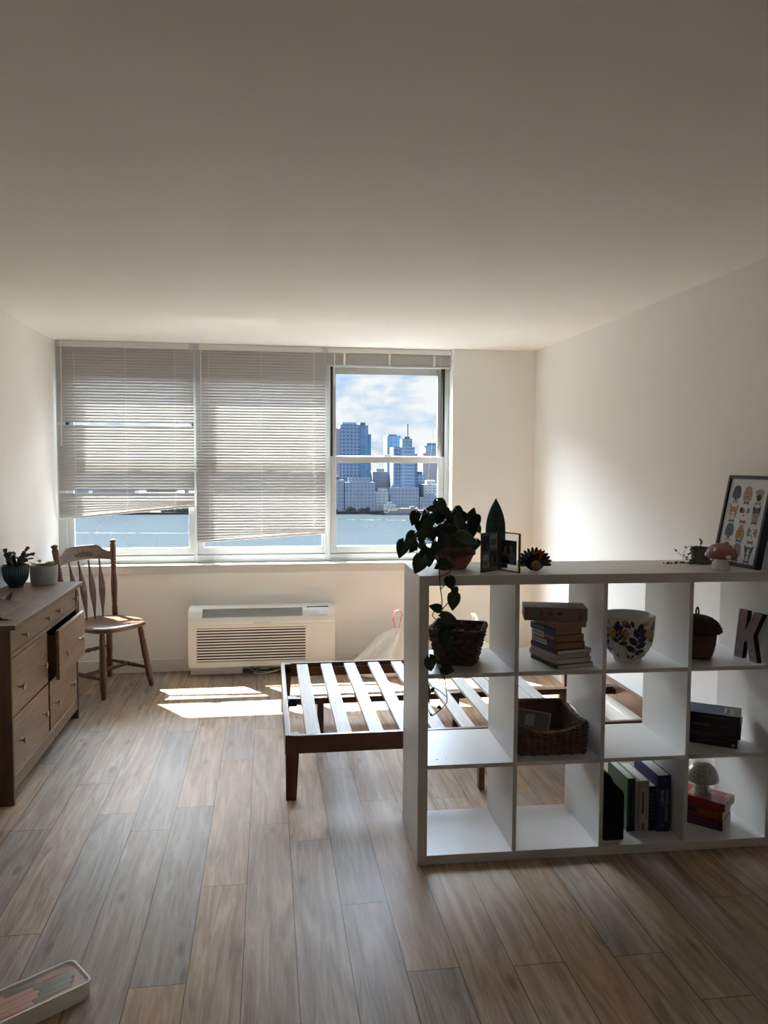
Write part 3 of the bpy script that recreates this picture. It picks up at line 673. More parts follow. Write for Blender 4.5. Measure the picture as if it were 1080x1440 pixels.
def leafM(u, w, z, s, ang, vine=False):
    # leaf centre given; tip direction in the shelf plane, face tipped towards the window or the room
    a = -rad(ang); dx, dz = math.cos(a), math.sin(a)
    tilt = rl.uniform(-.35, .35); yaw_ = rl.uniform(-.35, .35)
    X = V((dx, yaw_, dz)).normalized(); nrm = V((rl.uniform(-.25, .25), -1, .35+tilt)); nrm = (nrm-X*nrm.dot(X)).normalized(); Y = nrm.cross(X)
    M = Matrix.Identity(4)
    o_ = V((u-PU, w-PWc, z-ZT))-X*s*.5
    for i in range(3): M[i][0] = X[i]; M[i][1] = Y[i]; M[i][2] = nrm[i]; M[i][3] = o_[i]
    return M, o_
stg = G()
for i, (u, w, z, s, a) in enumerate(POTHOS):
    wz = min(.31, max(w, .02)); M, o_ = leafM(u, wz, z, s*1.28, a)
    g = G(); leafmesh(g, M, s*1.28, 0); g.build('leaf', M_leafy if i in (9, 21) else M_leaf, pl, smooth=True, solid=.0006)
    b0 = V((rl.uniform(-.04, .04), rl.uniform(-.04, .04), .085)); md = (b0+o_)/2+V((0, 0, .03+.25*max(0, o_.z-.1)))
    pts = [b0.lerp(md, t)*(1-t)+md.lerp(o_, t)*t for t in [k/6 for k in range(7)]]
    stg.tube(pts, .0016, 5)
for i, (u, w, z, s, a) in enumerate(VINE):
    M, o_ = leafM(u, w-rl.uniform(0, .012), z, s, a, True); g = G(); leafmesh(g, M, s, 0); g.build('leaf', M_leaf, pl, smooth=True, solid=.0006)
def sl_(p): return (p[0]-PU, p[1]-PWc, p[2]-ZT)
def smooth_path(P, n=4):
    P = [V(p) for p in P]; out = []
    for i in range(len(P)-1):
        p0, p1, p2, p3 = P[max(i-1, 0)], P[i], P[i+1], P[min(i+2, len(P)-1)]
        for k in range(n):
            t = k/n; out.append(.5*((2*p1)+(p2-p0)*t+(2*p0-5*p1+4*p2-p3)*t*t+(3*p1-p0-3*p2+p3)*t**3))
    out.append(P[-1]); return out
STEM = [(0.10,0.14,1.215),(0.085,.07,1.228),(0.074,-.005,1.19),(0.072,-0.02,1.131),(0.077,-0.02,1.072),(0.083,-0.02,1.027),(0.079,-0.02,0.967),(0.085,-0.02,0.896),(0.079,-0.02,0.825),(0.087,-0.02,0.772),(0.099,-0.02,0.719),(0.105,-0.02,0.666)]
for P in (STEM, [(.105,.12,1.2),(.12,.02,1.14),(.10,-.012,1.128),(0.074,-0.02,1.12)], [(0.077,-0.02,1.072),(0.09,-.03,1.09),(0.112,-0.022,1.116)], [(0.084,-0.02,0.997),(0.115,-0.02,1.03)], [(0.078,-0.02,0.949),(0.048,-0.02,0.972),(0.059,-0.02,1.001)],
          [(0.105,-0.02,0.666),(0.104,-0.02,0.64),(0.088,-0.02,0.622),(0.069,-0.02,0.606),(0.048,-0.02,0.593),(0.035,-0.02,0.616)], [(0.104,-0.02,0.663),(0.08,-0.02,0.684),(0.055,-0.02,0.7)], [(0.061,-0.02,0.803),(0.08,-0.02,0.761),(0.089,-0.02,0.734)], [(.079,-.02,.79),(.095,-.02,.775)]):
    stg.tube(smooth_path([sl_(p) for p in P]), .0019, 6)
stg.build('stem', M_stem, pl, smooth=True)
# hinged double photo frame
M_brass = mat('aged_brass', (.11, .08, .05), .4, .5, .8, var=.1)
M_pho = [mat('photo_dark', (.035, .034, .04), .4), mat('photo_mid', (.16, .17, .18), .4), mat('photo_pale', (.42, .43, .44), .4), mat('photo_skin', (.28, .17, .13), .5), mat('photo_blue', (.13, .19, .26), .5), mat('photo_hair', (.05, .03, .02), .5)]
fr = on_shelf('photo_stand', 'hinged brass double photo frame standing open beside the pothos', 'picture frame', .344, .149, ZT)
def fpanel(ang, Lp, hh, right):
    M = Rz(ang); f = G(); w = .005
    f.box(0, w, -.004, .004, 0, hh, 0, M); f.box(Lp-w, Lp, -.004, .004, 0, hh, 0, M); f.box(w, Lp-w, -.004, .004, 0, w*.8, 0, M); f.box(w, Lp-w, -.004, .004, hh-w*.8, hh, 0, M)
    fo = f.build('frame', M_brass, fr, bevel=.0008)
    G().box(w, Lp-w, .0005, .0015, w, hh-w, 0, M).build('glass', M_glass, fo)
    return fo, M
Lp, hh = .118, .153
aL = math.atan2(-.080, -.092)+PI  # left leaf, measured from its outer end
fo, M = fpanel(0, .001, .001, 0) if False else (None, None)
def leaf_frame(origin, ang, right):
    root = T(*origin) @ Rz(ang); w = .005; f = G()
    f.box(0, w, -.004, .004, 0, hh, 0, root); f.box(Lp-w, Lp, -.004, .004, 0, hh, 0, root); f.box(w, Lp-w, -.004, .004, 0, .004, 0, root); f.box(w, Lp-w, -.004, .004, hh-.004, hh, 0, root)
    fo = f.build('frame', M_brass, fr, bevel=.0008)
    G().box(w, Lp-w, -.0022, -.0012, .004, hh-.004, 0, root).build('glass', M_glass, fo)
    p = G()
    if not right:
        p.box(w, Lp-w, .0002, .0010, .004, hh-.004, 1, root)
        def q(x0, x1, z0, z1, m, y=-.0001): p.box(x0, x1, y, y+.0008, z0, z1, m, root)
        q(.012, .052, .082, .140, 0); q(.060, .108, .088, .146, 2); q(.012, .050, .016, .066, 2); q(.060, .108, .016, .078, 0)
        q(.018, .028, .095, .118, 5, -.0004); q(.034, .046, .09, .11, 1, -.0004); q(.07, .08, .03, .06, 3, -.0004); q(.086, .1, .024, .056, 5, -.0004); q(.016, .046, .02, .045, 1, -.0004); q(.066, .10, .10, .125, 1, -.0004)
    else:
        def q(x0, x1, z0, z1, m, y=-.0001): p.box(x0, x1, y, y+.0008, z0, z1, m, root)
        q(.012, .098, .028, .122, 0)
        for (cx, cz, rx_, rz2, m, yy) in ((.035, .088, .013, .02, 5, -.0003), (.035, .086, .009, .013, 3, -.0006), (.034, .055, .017, .026, 3, -.0004), (.034, .045, .018, .016, 0, -.0006), (.07, .095, .012, .016, 5, -.0003), (.07, .09, .009, .013, 3, -.0006), (.073, .054, .021, .028, 4, -.0004)):
            p.prism([(cx+rx_*math.cos(a_*PI/8), cz+rz2*math.sin(a_*PI/8)) for a_ in range(16)], yy-.0002, yy, m, root)
        q(.012, .098, .0275, .0285, 5, -.0002)
    p.build('photos' if not right else 'photo', M_pho, fo)
leaf_frame((-.0915, -.080, 0), math.atan2(.080, .0915), False)
leaf_frame((.002, -.001, 0), math.atan2(-.105, .052), True)
G().lathe([(.004, 0), (.004, hh)], 10).build('hinge', M_brass, fr)
# small wooden surfboard
M_surf = wood('surf_green', (.012, .06, .055), (.03, .11, .10), 'Z', .4, 2)
M_surfd = mat('surf_ink', (.012, .02, .02), .5)
sb = on_shelf('toy_surfboard', 'small green surfboard ornament standing behind the photo frame', 'ornament', .352, .235, ZT)
o2 = []; 
for i in range(41):
    t = i/40; z = .012+.268*t; hw = .041*((.80+.20*math.sin(t/.5*PI/2)) if t < .5 else (1-((t-.5)/.5)**2.1))
    o2.append((hw, z))
poly = [(x, z) for x, z in o2]+[(-x, z) for x, z in reversed(o2)]
bd = G().prism(poly, -.006, .006).build('board', M_surf, sb, bevel=.003)
g = G().box(-.0012, .0012, -.0068, -.006, .02, .27); g.box(-.037, .037, -.0068, -.006, .184, .1865); g.box(-.036, .036, -.0068, -.006, .135, .1365)
for (x, z, r) in ((0, .212, .009), (-.006, .205, .007), (.007, .204, .007)):
    g.prism([(x+r*math.cos(k*PI/6), z+r*.7*math.sin(k*PI/6)) for k in range(12)], -.0069, -.006)
for k in range(6): g.tube([(-.027+.009*k, -.0066, .164), (-.022+.009*k, -.0066, .172), (-.020+.009*k, -.0066, .163)], .0013, 5); g.tube([(-.027+.009*k, -.0066, .146), (-.021+.009*k, -.0066, .154), (-.020+.009*k, -.0066, .145)], .0013, 5)
g.build('lettering', M_surfd, bd)
G().box(-.045, .045, -.03, .03, 0, .014).build('base', M_surfd, sb, bevel=.003)
# felt turkey
tk = on_shelf('felt_turkey', 'colourful felt turkey with a fan of petal feathers beside the photo frame', 'toy', .478, .10, ZT)
FC = [mat('felt_'+n, c, .95, .1, bump=.6, bs=400) for n, c in (('navy', (.02, .045, .10)), ('rust', (.26, .06, .02)), ('teal', (.02, .11, .13)), ('maroon', (.10, .018, .02)), ('brown', (.09, .05, .03)), ('mustard', (.22, .14, .04)), ('plum', (.06, .025, .05)))]
M_face = mat('felt_tan', (.27, .17, .10), .95, .1, bump=.5, bs=400)
body = G().ball((0, .005, .036), .036, 0, (1.15, .8, 1)).build('body', FC[4], tk, smooth=True)
k = 0; rt = random.Random(3)
for row, (R, n_, y, ln) in enumerate(((.038, 9, -.018, .030), (.048, 12, -.004, .034), (.055, 14, .012, .036))):
    for i in range(n_):
        a = PI*(-.04+1.08*i/(n_-1)) ; cx, cz = R*math.cos(a)*.95, .030+R*math.sin(a)*.82
        if cz < .012: cz = .012
        g = G(); M = T(cx, y, cz) @ Ry(PI/2-a if True else 0) @ Rx(rt.uniform(-.15, .25)); L2 = ln*rt.uniform(.9, 1.1)
        g.ball((0, 0, 0), L2*.5, 0, (.37, .28, 1), 10, M); g.build('feather', FC[rt.randrange(7)], tk, smooth=True); k += 1
hd = G().ball((-.008, -.040, .026), .0205, 0, (1, .9, 1.05)).build('head', M_face, tk, smooth=True)
g = G().ball((-.015, -.0575, .031), .0026, 0, seg=8).ball((.002, -.0573, .031), .0026, 0, seg=8); g.build('eye', M_black, hd)
# little grey planter with trailing succulent
M_gr = mat('planter_grey', (.12, .12, .105), .85, .2, var=.1, vs=60)
M_succ = mat('succulent_leaf', (.035, .055, .03), .6, var=.3, vs=60)
pg = on_shelf('small_planter', 'small grey planter with a thin succulent trailing over its rim, behind the toadstool', 'plant', 1.257, .262, ZT)
G().lathe([(.030, .012), (.036, .013), (.040, .06), (.042, .064), (.042, .07), (.037, .07), (.034, .05)], 32).build('pot', M_gr, pg, smooth='auto')
G().lathe([(.034, 0), (.043, .002), (.046, .014), (.043, .016), (.038, .008)], 32).build('saucer', M_gr, pg, smooth='auto')
G().lathe([(.001, .062), (.036, .062)], 24, caps=False).build('soil', M_soil, pg)
def strand(name, pts, parent, n_, seed, r=.0009, ls=.006):
    q = random.Random(seed); P = smooth_path(pts, 5); g = G().tube(P, r, 5)
    for i in range(n_):
        f = (i+.5)/n_*(len(P)-1); j = int(f); p = P[j].lerp(P[min(j+1, len(P)-1)], f-j)
        g.ball(tuple(p+V((q.uniform(-.005, .005), q.uniform(-.005, .005), q.uniform(0, .006)))), ls*q.uniform(.5, .9), 0, (1, .6, .8), 8)
    return g.build(name, M_succ, parent, smooth=True)
strand('trailing_stem', [(-.02, -.01, .066), (-.05, -.02, .062), (-.056, -.03, .03), (-.075, -.034, .006), (-.11, -.035, .008), (-.15, -.04, .005), (-.185, -.045, .006)], pg, 26, 1)
strand('trailing_stem', [(-.01, -.03, .066), (-.035, -.045, .072), (-.052, -.048, .04), (-.06, -.055, .008), (-.08, -.06, .006)], pg, 20, 2)
strand('trailing_stem', [(0, .01, .066), (.0, .0, .085), (-.008, -.004, .10)], pg, 8, 3)
strand('trailing_stem', [(-.03, -.01, .066), (-.06, -.01, .075), (-.085, -.02, .055), (-.09, -.02, .02)], pg, 3, 4)
strand('trailing_stem', [(-.06, -.02, .02), (-.10, -.02, .04), (-.13, -.02, .07)], pg, 2, 6)
strand('trailing_stem', [(-.005, .03, .066), (.0, .08, .05), (.012, .132, .005), (.012, .142, -.06), (.012, .144, -.14), (.010, .144, -.20)], pg, 22, 5)
# toadstool
M_cap = mat('toadstool_pink', (.21, .075, .072), .22, .6, var=.05); M_por = mat('toadstool_white', (.62, .60, .57), .25, .6, var=.03)
mu = on_shelf('toadstool_ornament', 'glossy pink and white toadstool ornament in front of the dog picture', 'ornament', 1.237, .068, ZT)
G().lathe([(.030, 0), (.036, .003), (.037, .008), (.032, .022), (.026, .04), (.024, .055)], 32).build('stem', M_por, mu, smooth='auto')
capp = [(.005, .046), (.03, .045), (.052, .047), (.061, .056), (.060, .068), (.052, .086), (.038, .099), (.02, .106), (.002, .108)]
cap = G().lathe(capp, 40).build('cap', M_cap, mu, smooth='auto')
def cap_r(z):
    for (r0_, z0), (r1, z1) in zip(capp[3:], capp[4:]):
        if z0 <= z <= z1: return r0_+(r1-r0_)*(z-z0)/(z1-z0)
    return .03
g = G()
for (a, z, s) in ((-95, .062, .012), (-150, .088, .010), (-45, .094, .011), (40, .07, .012), (160, .066, .011), (100, .09, .01), (-20, .064, .008)):
    A = rad(a); r = cap_r(z)+.0007; c0 = V((r*math.cos(A), r*math.sin(A), z)); nrm = V((math.cos(A), math.sin(A), .15+(z-.056)*22)).normalized()
    u1 = nrm.cross(V((0, 0, 1))).normalized(); v1 = nrm.cross(u1)
    vs = [c0+nrm*.0012]; 
    for k in range(16): vs.append(c0+(u1*math.cos(k*PI/8)+v1*math.sin(k*PI/8))*s-nrm*.0022)
    g.add(vs, [(0, 1+k, 1+(k+1) % 16) for k in range(16)])
g.build('spot', M_por, cap, smooth=True)
# framed dog print leaning on the wall
M_ink = [mat('print_paper', (.60, .62, .64), .3, .4, var=.01)]+[mat('print_'+n, c, .6, .2, var=.0) for n, c in (('charcoal', (.10, .10, .115)), ('fawn', (.36, .28, .23)), ('tan', (.40, .25, .15)), ('slate', (.10, .13, .17)), ('white', (.66, .65, .64)), ('rose', (.25, .10, .11)), ('black', (.03, .03, .035)), ('grey', (.22, .21, .22)), ('teal', (.12, .16, .17)), ('khaki', (.40, .34, .20)))]
M_fblk = mat('frame_black', (.018, .018, .022), .35, .45, var=.05)
ar = thing('dog_picture', 'black-framed print of twelve dog heads leaning against the wall', 'picture', (1.913, 3.030, ZT+.004), 0)
AW, AH, AD = .276, .380, .034
lean = math.atan2(.076, .385)
# local: picture width runs along -Y (towards the room), height up, faces -X; leans back onto the wall
Ma = Rz(rad(3.8)) @ Ry(lean) @ Rz(-PI/2)     # frame x -> -Y, frame y -> +X (depth)
f = G(); w = .014
f.box(-AW/2, -AW/2+w, 0, AD, 0, AH, 0, Ma); f.box(AW/2-w, AW/2, 0, AD, 0, AH, 0, Ma); f.box(-AW/2+w, AW/2-w, 0, AD, 0, w, 0, Ma); f.box(-AW/2+w, AW/2-w, 0, AD, AH-w, AH, 0, Ma)
f.box(-AW/2+w, AW/2-w, AD-.004, AD, w, AH-w, 0, Ma); fo = f.build('frame', M_fblk, ar, bevel=.0015)
p = G(); p.box(-AW/2+w, AW/2-w, .008, .010, w, AH-w, 0, Ma)
CTR = [0, 0, 1.22]
def sc_(x, z): return (CTR[0]+(x-CTR[0])*CTR[2], CTR[1]+(z-CTR[1])*CTR[2])
def ell(cx, cz, rx, rz_, m, y, n=18, p_=2.0):
    p.prism([sc_(cx+rx*math.copysign(abs(math.cos(2*PI*k/n))**(2/p_), math.cos(2*PI*k/n)), cz+rz_*math.copysign(abs(math.sin(2*PI*k/n))**(2/p_), math.sin(2*PI*k/n))) for k in range(n)], .008-y-.0002, .008-y, m, Ma)
def tri(a, b_, c, m, y): p.prism([sc_(*a), sc_(*b_), sc_(*c)], .008-y-.0002, .008-y, m, Ma)
dogs = [('poodle', 1, 1, 2), ('floppy', 2, 3, 9), ('pug', 2, 7, 8), ('corgi', 3, 5, 9), ('patch', 5, 7, 6), ('schnauzer', 8, 7, 4), ('poodle', 4, 4, 10), ('spaniel', 3, 3, 9), ('dalmatian', 5, 7, 6), ('floppy', 4, 4, 4), ('poodle', 8, 8, 6), ('collie', 4, 5, 6)]
for i, (kd, c1, c2, tie) in enumerate(dogs):
    KS = 1.22; cx = (-.072, .0, .072)[i % 3]; cz = AH-.080-.081*(i//3)
    y = .0004; CTR[0], CTR[1] = cx, cz
    if kd == 'corgi':
        tri((cx-.023, cz+.034), (cx-.020, cz+.004), (cx-.004, cz+.016), c1, y); tri((cx+.023, cz+.034), (cx+.020, cz+.004), (cx+.004, cz+.016), c1, y); ell(cx, cz, .019, .022, c1, y*1.5); ell(cx, cz-.008, .008, .014, c2, y*2)
    elif kd == 'poodle': ell(cx, cz+.014, .020, .017, c1, y); ell(cx-.014, cz, .009, .015, c1, y*1.3); ell(cx+.014, cz, .009, .015, c1, y*1.3); ell(cx, cz-.004, .012, .02, c1, y*1.6)
    elif kd == 'floppy': ell(cx, cz+.004, .020, .026, c1, y, p_=2.4); ell(cx-.016, cz-.004, .007, .016, c2, y*1.5); ell(cx+.016, cz-.004, .007, .016, c2, y*1.5)
    elif kd == 'spaniel': ell(cx, cz+.004, .015, .025, c1, y); ell(cx-.014, cz-.006, .008, .018, c2, y*1.4); ell(cx+.014, cz-.006, .008, .018, c2, y*1.4)
    elif kd == 'pug': ell(cx, cz, .018, .022, c1, y); tri((cx-.024, cz+.010), (cx-.008, cz+.022), (cx-.016, cz+.004), 8, y*1.4); tri((cx+.024, cz+.010), (cx+.008, cz+.022), (cx+.016, cz+.004), 8, y*1.4); ell(cx, cz-.008, .010, .011, 7, y*2)
    elif kd == 'patch': ell(cx, cz, .015, .024, c1, y); ell(cx-.018, cz+.012, .008, .010, 7, y*1.4); ell(cx+.018, cz+.012, .008, .010, 8, y*1.4); ell(cx-.006, cz+.01, .006, .009, 8, y*2)
    elif kd == 'schnauzer': ell(cx, cz+.006, .018, .018, 1, y, p_=3); tri((cx-.018, cz+.032), (cx-.019, cz+.012), (cx-.006, cz+.02), 7, y*1.4); tri((cx+.018, cz+.032), (cx+.019, cz+.012), (cx+.006, cz+.02), 7, y*1.4); ell(cx, cz-.010, .016, .016, 2, y*2, p_=3)
    elif kd == 'dalmatian':
        ell(cx, cz, .016, .024, 5, y); ell(cx-.018, cz+.006, .007, .016, 8, y*1.4); ell(cx+.018, cz+.006, .007, .016, 8, y*1.4)
        for (a, b_) in ((-.008, .012), (.006, .015), (.009, .004), (-.010, -.004), (.004, -.014)): ell(cx+a, cz+b_, .0025, .0025, 7, y*2, 8)
    elif kd == 'collie': ell(cx, cz, .016, .024, 4, y); ell(cx, cz-.004, .006, .022, 5, y*1.6); tri((cx-.026, cz+.030), (cx-.017, cz+.002), (cx-.006, cz+.02), 4, y*1.4); tri((cx+.026, cz+.030), (cx+.017, cz+.002), (cx+.006, cz+.02), 4, y*1.4)
    if kd not in ('poodle',) or i == 6:
        ell(cx-.0065, cz+.006, .0018, .0022, 7, y*3, 8); ell(cx+.0065, cz+.006, .0018, .0022, 7, y*3, 8); ell(cx, cz-.006, .0035, .0028, 7, y*3, 8)
    tri((cx-.014, cz-.020), (cx-.014, cz-.036), (cx, cz-.028), tie, y*2.5); tri((cx+.014, cz-.020), (cx+.014, cz-.036), (cx, cz-.028), tie, y*2.5); ell(cx, cz-.028, .004, .005, tie, y*3, 8)
p.build('print', M_ink, fo)
# ================================================================ shelf cells
def weave(name, mats, parent, half_b, half_t, h, style, n_u=192, rows=48, dipf=None, thick=.008, corner=.18):
    """open basket with a woven surface; half_b / half_t = half sizes at the base and rim"""
    def per(u, a, b_):
        # rounded rectangle perimeter point and outward normal
        P = []; 
        t = (u % 1)*2*PI; e_ = 7.0
        c, s = math.cos(t), math.sin(t)
        # equal spacing along a rectangle
        q = (u % 1)*4; k = int(q); f = q-k
        cor = [(1, -1), (1, 1), (-1, 1), (-1, -1)]
        x0, y0 = cor[k]; x1, y1 = cor[(k+1) % 4]
        x, y = x0+(x1-x0)*f, y0+(y1-y0)*f
        # soften corners
        m_ = max(abs(x), abs(y)); l = (abs(x)**10+abs(y)**10)**.1
        x, y = x/l, y/l
        nx, ny = (abs(x)**9*math.copysign(1, x), abs(y)**9*math.copysign(1, y)); ln = math.hypot(nx, ny) or 1
        return x*a, y*b_, nx/ln, ny/ln
    def outer(u, v, inner=False):
        a = half_b[0]+(half_t[0]-half_b[0])*v; b_ = half_b[1]+(half_t[1]-half_b[1])*v
        x, y, nx, ny = per(u, a, b_)
        hz = h
        if dipf: hz = h-dipf(x/a, y/b_)
        z = hz*v
        if style == 'wicker':
            nst = 32; nr = 8; row = z/h*nr; ri = math.floor(row); rf = row-ri
            off = .0068*math.cos(PI*nst*u+PI*ri)*math.sin(PI*rf)**.6+.0025*math.sin(PI*rf)
            off += .002*noise.noise(V((u*40, row*3, 1)))
        elif style == 'braid':
            nst = 44; nr = 8; cu_ = u*nst; ci = math.floor(cu_); cf = cu_-ci; row = v*nr+(.5 if ci % 2 else 0); rf = row-math.floor(row)
            sg = 1 if ci % 2 else -1
            lens = math.sin(PI*rf)**.7*math.sin(PI*cf)**.7
            off = .011*lens+.002*math.sin(PI*cf)+.0022*noise.noise(V((cu_*2, row*3, 2)))
        else: off = 0
        d = off-(thick if inner else 0)
        return (x+nx*d, y+ny*d, max(z, .0) if not inner else max(z, .006))
    g = G()
    g.grid(lambda u, v: outer(u, v), n_u, rows, cu=True)
    g.grid(lambda u, v: outer(1-u, v, True), n_u, rows//2, cu=True)
    # rim
    rimp = []
    for i in range(n_u+1):
        u = i/n_u; x, y, nx, ny = per(u, *half_t); hz = h-(dipf(x/half_t[0], y/half_t[1]) if dipf else 0)
        rimp.append((x-nx*thick*.4, y-ny*thick*.4, hz))
    sd = G()
    M_b = g.build(name, mats, parent, smooth=True)
    for k in range(2):
        sd.tube([(p_[0]+.0035*math.cos(i*.9+k*PI), p_[1]+.0035*math.cos(i*.9+k*PI), p_[2]+.003*math.sin(i*.9+k*PI)) for i, p_ in enumerate(rimp)], thick*.55, 7)
    sd.build('rim', mats, parent, smooth=True)
    G().box(-half_b[0]*.95, half_b[0]*.95, -half_b[1]*.95, half_b[1]*.95, .001, .006).build('base', mats, parent)
    return M_b
M_wick = mat('wicker_brown', (.085, .048, .033), .55, .45, var=.6, vs=90, bump=.5, bs=300)
wk = on_shelf('wicker_basket', 'empty dark brown wicker basket under the hanging vine', 'basket', .190, .185, Z3+.0005, rad(-21))
weave('woven_side', M_wick, wk, (.072, .072), (.106, .106), .142, 'wicker')
M_sea = mat('seagrass', (.15, .088, .048), .7, .3, var=.6, vs=70, bump=.6, bs=250)
sg = on_shelf('seagrass_basket', 'braided seagrass basket with dipped sides, papers leaning inside', 'basket', .553, .212, Z2+.0005, rad(-1))
def dip(x, y):
    d = 0
    if y < -.8: d = .045*max(0, 1-abs(x+.05)**2.2)
    return d+(.0 if abs(x) < .8 else .02*max(0, 1-abs(y)**2))
weave('woven_side', M_sea, sg, (.141, .148), (.146, .152), .128, 'braid', 224, 60, dip, .012)
# handle openings read as pale metal frame ends
M_zinc = mat('handle_wire', (.35, .34, .33), .4, .5, .6)
G().tube([(.143, -.06, .112), (.143, -.04, .126), (.143, .06, .130), (.143, .075, .118)], .0035, 6).build('handle', M_zinc, sg, smooth=True)
M_card = mat('card_grey', (.16, .16, .165), .5); M_cardb = mat('card_white', (.42, .40, .40), .5)
cd = on_shelf('photo_card', 'glossy dark card leaning inside the seagrass basket', 'card', .475, .175, Z2+.010, rad(-38))
Mc = Rx(rad(-28)); 
g = G().box(-.085, .085, -.001, .001, 0, .135, 1, Mc).box(-.08, .08, -.0014, -.001, .005, .13, 0, Mc)
for k in range(3): g.box(-.07+.05*k, -.03+.05*k, -.0017, -.0014, .07, .118, 1 if k == 1 else 0, Mc)
g.build('card', [M_card, M_cardb], cd)
# painted flower pot
M_cer = mat('ceramic_cream', (.60, .57, .52), .15, .6, var=.03)
PP = [(.046, 0), (.052, .0), (.056, .004), (.054, .012), (.066, .022), (.083, .045), (.094, .07), (.100, .10), (.1025, .14), (.105, .186)]
fpz = on_shelf('flower_pot', 'cream ceramic pot painted with blue leaves and ochre flowers', 'plant pot', .888, .145, Z3)
inn = [(.1025, .189), (.1, .186), (.096, .14), (.092, .09), (.075, .04), (.05, .02), (.001, .015)]
G().lathe(PP+inn, 64, caps=False).build('bowl', M_cer, fpz, smooth='auto')
def pr(z):
    for (r0_, z0), (r1, z1) in zip(PP[3:], PP[4:]):
        if z0 <= z <= z1: return r0_+(r1-r0_)*(z-z0)/(z1-z0)
    return .1
M_pat = [mat('paint_navy', (.018, .024, .085), .3, var=.3, vs=80), mat('paint_black', (.015, .018, .022), .3), mat('paint_ochre', (.42, .28, .07), .4, var=.2, vs=50), mat('paint_coral', (.42, .14, .07), .4), mat('paint_olive', (.10, .10, .05), .4)]
pg_ = G()
def onpot(s, z): 
    z = min(.184, max(.003, z)); r = pr(max(z, .012))+.0006
    a = -PI/2+s/.098; return (r*math.cos(a), r*math.sin(a), z)
def pleaf(s, z, L2, ang, wd, m):
    ca, sa = math.cos(rad(ang)), math.sin(rad(ang)); n_ = 8; vs = []; 
    for i in range(n_+1):
        t = i/n_; hw = wd*math.sin(PI*t)**.8
        for sg_ in (-1, 0, 1): vs.append(onpot(s+L2*t*ca-sg_*hw*sa, z+L2*t*sa+sg_*hw*ca))
    pg_.add(vs, [(i*3+j, i*3+3+j, i*3+4+j, i*3+1+j) for i in range(n_) for j in range(2)], m)
def pline(pts, wd, m):
    vs = []; 
    for i, (s, z) in enumerate(pts):
        a, b_ = pts[max(i-1, 0)], pts[min(i+1, len(pts)-1)]; dx, dz = b_[0]-a[0], b_[1]-a[1]; l = math.hypot(dx, dz) or 1
        vs += [onpot(s-dz/l*wd, z+dx/l*wd), onpot(s+dz/l*wd, z-dx/l*wd)]
    pg_.add(vs, [(2*i, 2*i+2, 2*i+3, 2*i+1) for i in range(len(pts)-1)], m)
def sprig(s, z, m=0, k=1.0, lean=0):
    pline([(s+lean*t*.05, z+.075*t*k) for t in [i/6 for i in range(7)]], .0014, 1)
    for i, (dz, a, sd) in enumerate(((.008, 10, 1), (.014, 150, -1), (.026, 25, 1), (.034, 135, -1), (.044, 30, 1), (.054, 110, -1), (.060, 45, 1), (.070, 80, 1))):
        pleaf(s+lean*dz*.7, z+dz*k, .036*k*(1-.02*i), a, .0095*k, m)
def flower(s, z, k=1.0, flip=1):
    pline([(s+.012*flip*math.sin(t*2), z+.06*k*t) for t in [i/6 for i in range(7)]], .0009, 1)
    for a in (60, 90, 120, 75, 105): pleaf(s+.011*flip, z+.052*k, .030*k, a, .0065, 2)
    for dx, dz in ((-.008, .082), (.006, .088), (.014, .078)):
        for q in range(5): pleaf(s+.011*flip+dx, z+dz*k, .007, q*72, .003, 3)
for j in range(4):
    o_ = j*.154
    sprig(-.012+o_, .034, 0, 1.35, .3); flower(.036+o_, .026, 1.35, 1); flower(-.045+o_, .030, 1.25, -1)
    sprig(.080+o_, .075, 0, 1.0, -.2)
    for (s, z, a) in ((.055, .015, 70), (.062, .014, 110), (-.03, .018, 120), (-.022, .016, 60), (.01, .165, -80), (.02, .17, -110), (-.06, .175, -70), (-.045, .172, -100)): pleaf(s+o_, z, .024, a, .0055, 1)
    for (s, z) in ((-.052, .17), (.028, .165)):
        for a in (-60, -90, -120): pleaf(s+o_, z+.012, .026, a, .005, 2)
    for (s, z) in ((-.045, .155), (-.03, .16), (-.06, .158)): pleaf(s+o_, z+.02, .03, -70-200*(s+.045), .0065, 0)
    for s in (-.012, .0, .012, .022): pleaf(s+o_, .008, .014, 60+s*900, .004, 2)
pg_.build('painted_flowers', M_pat, fpz)
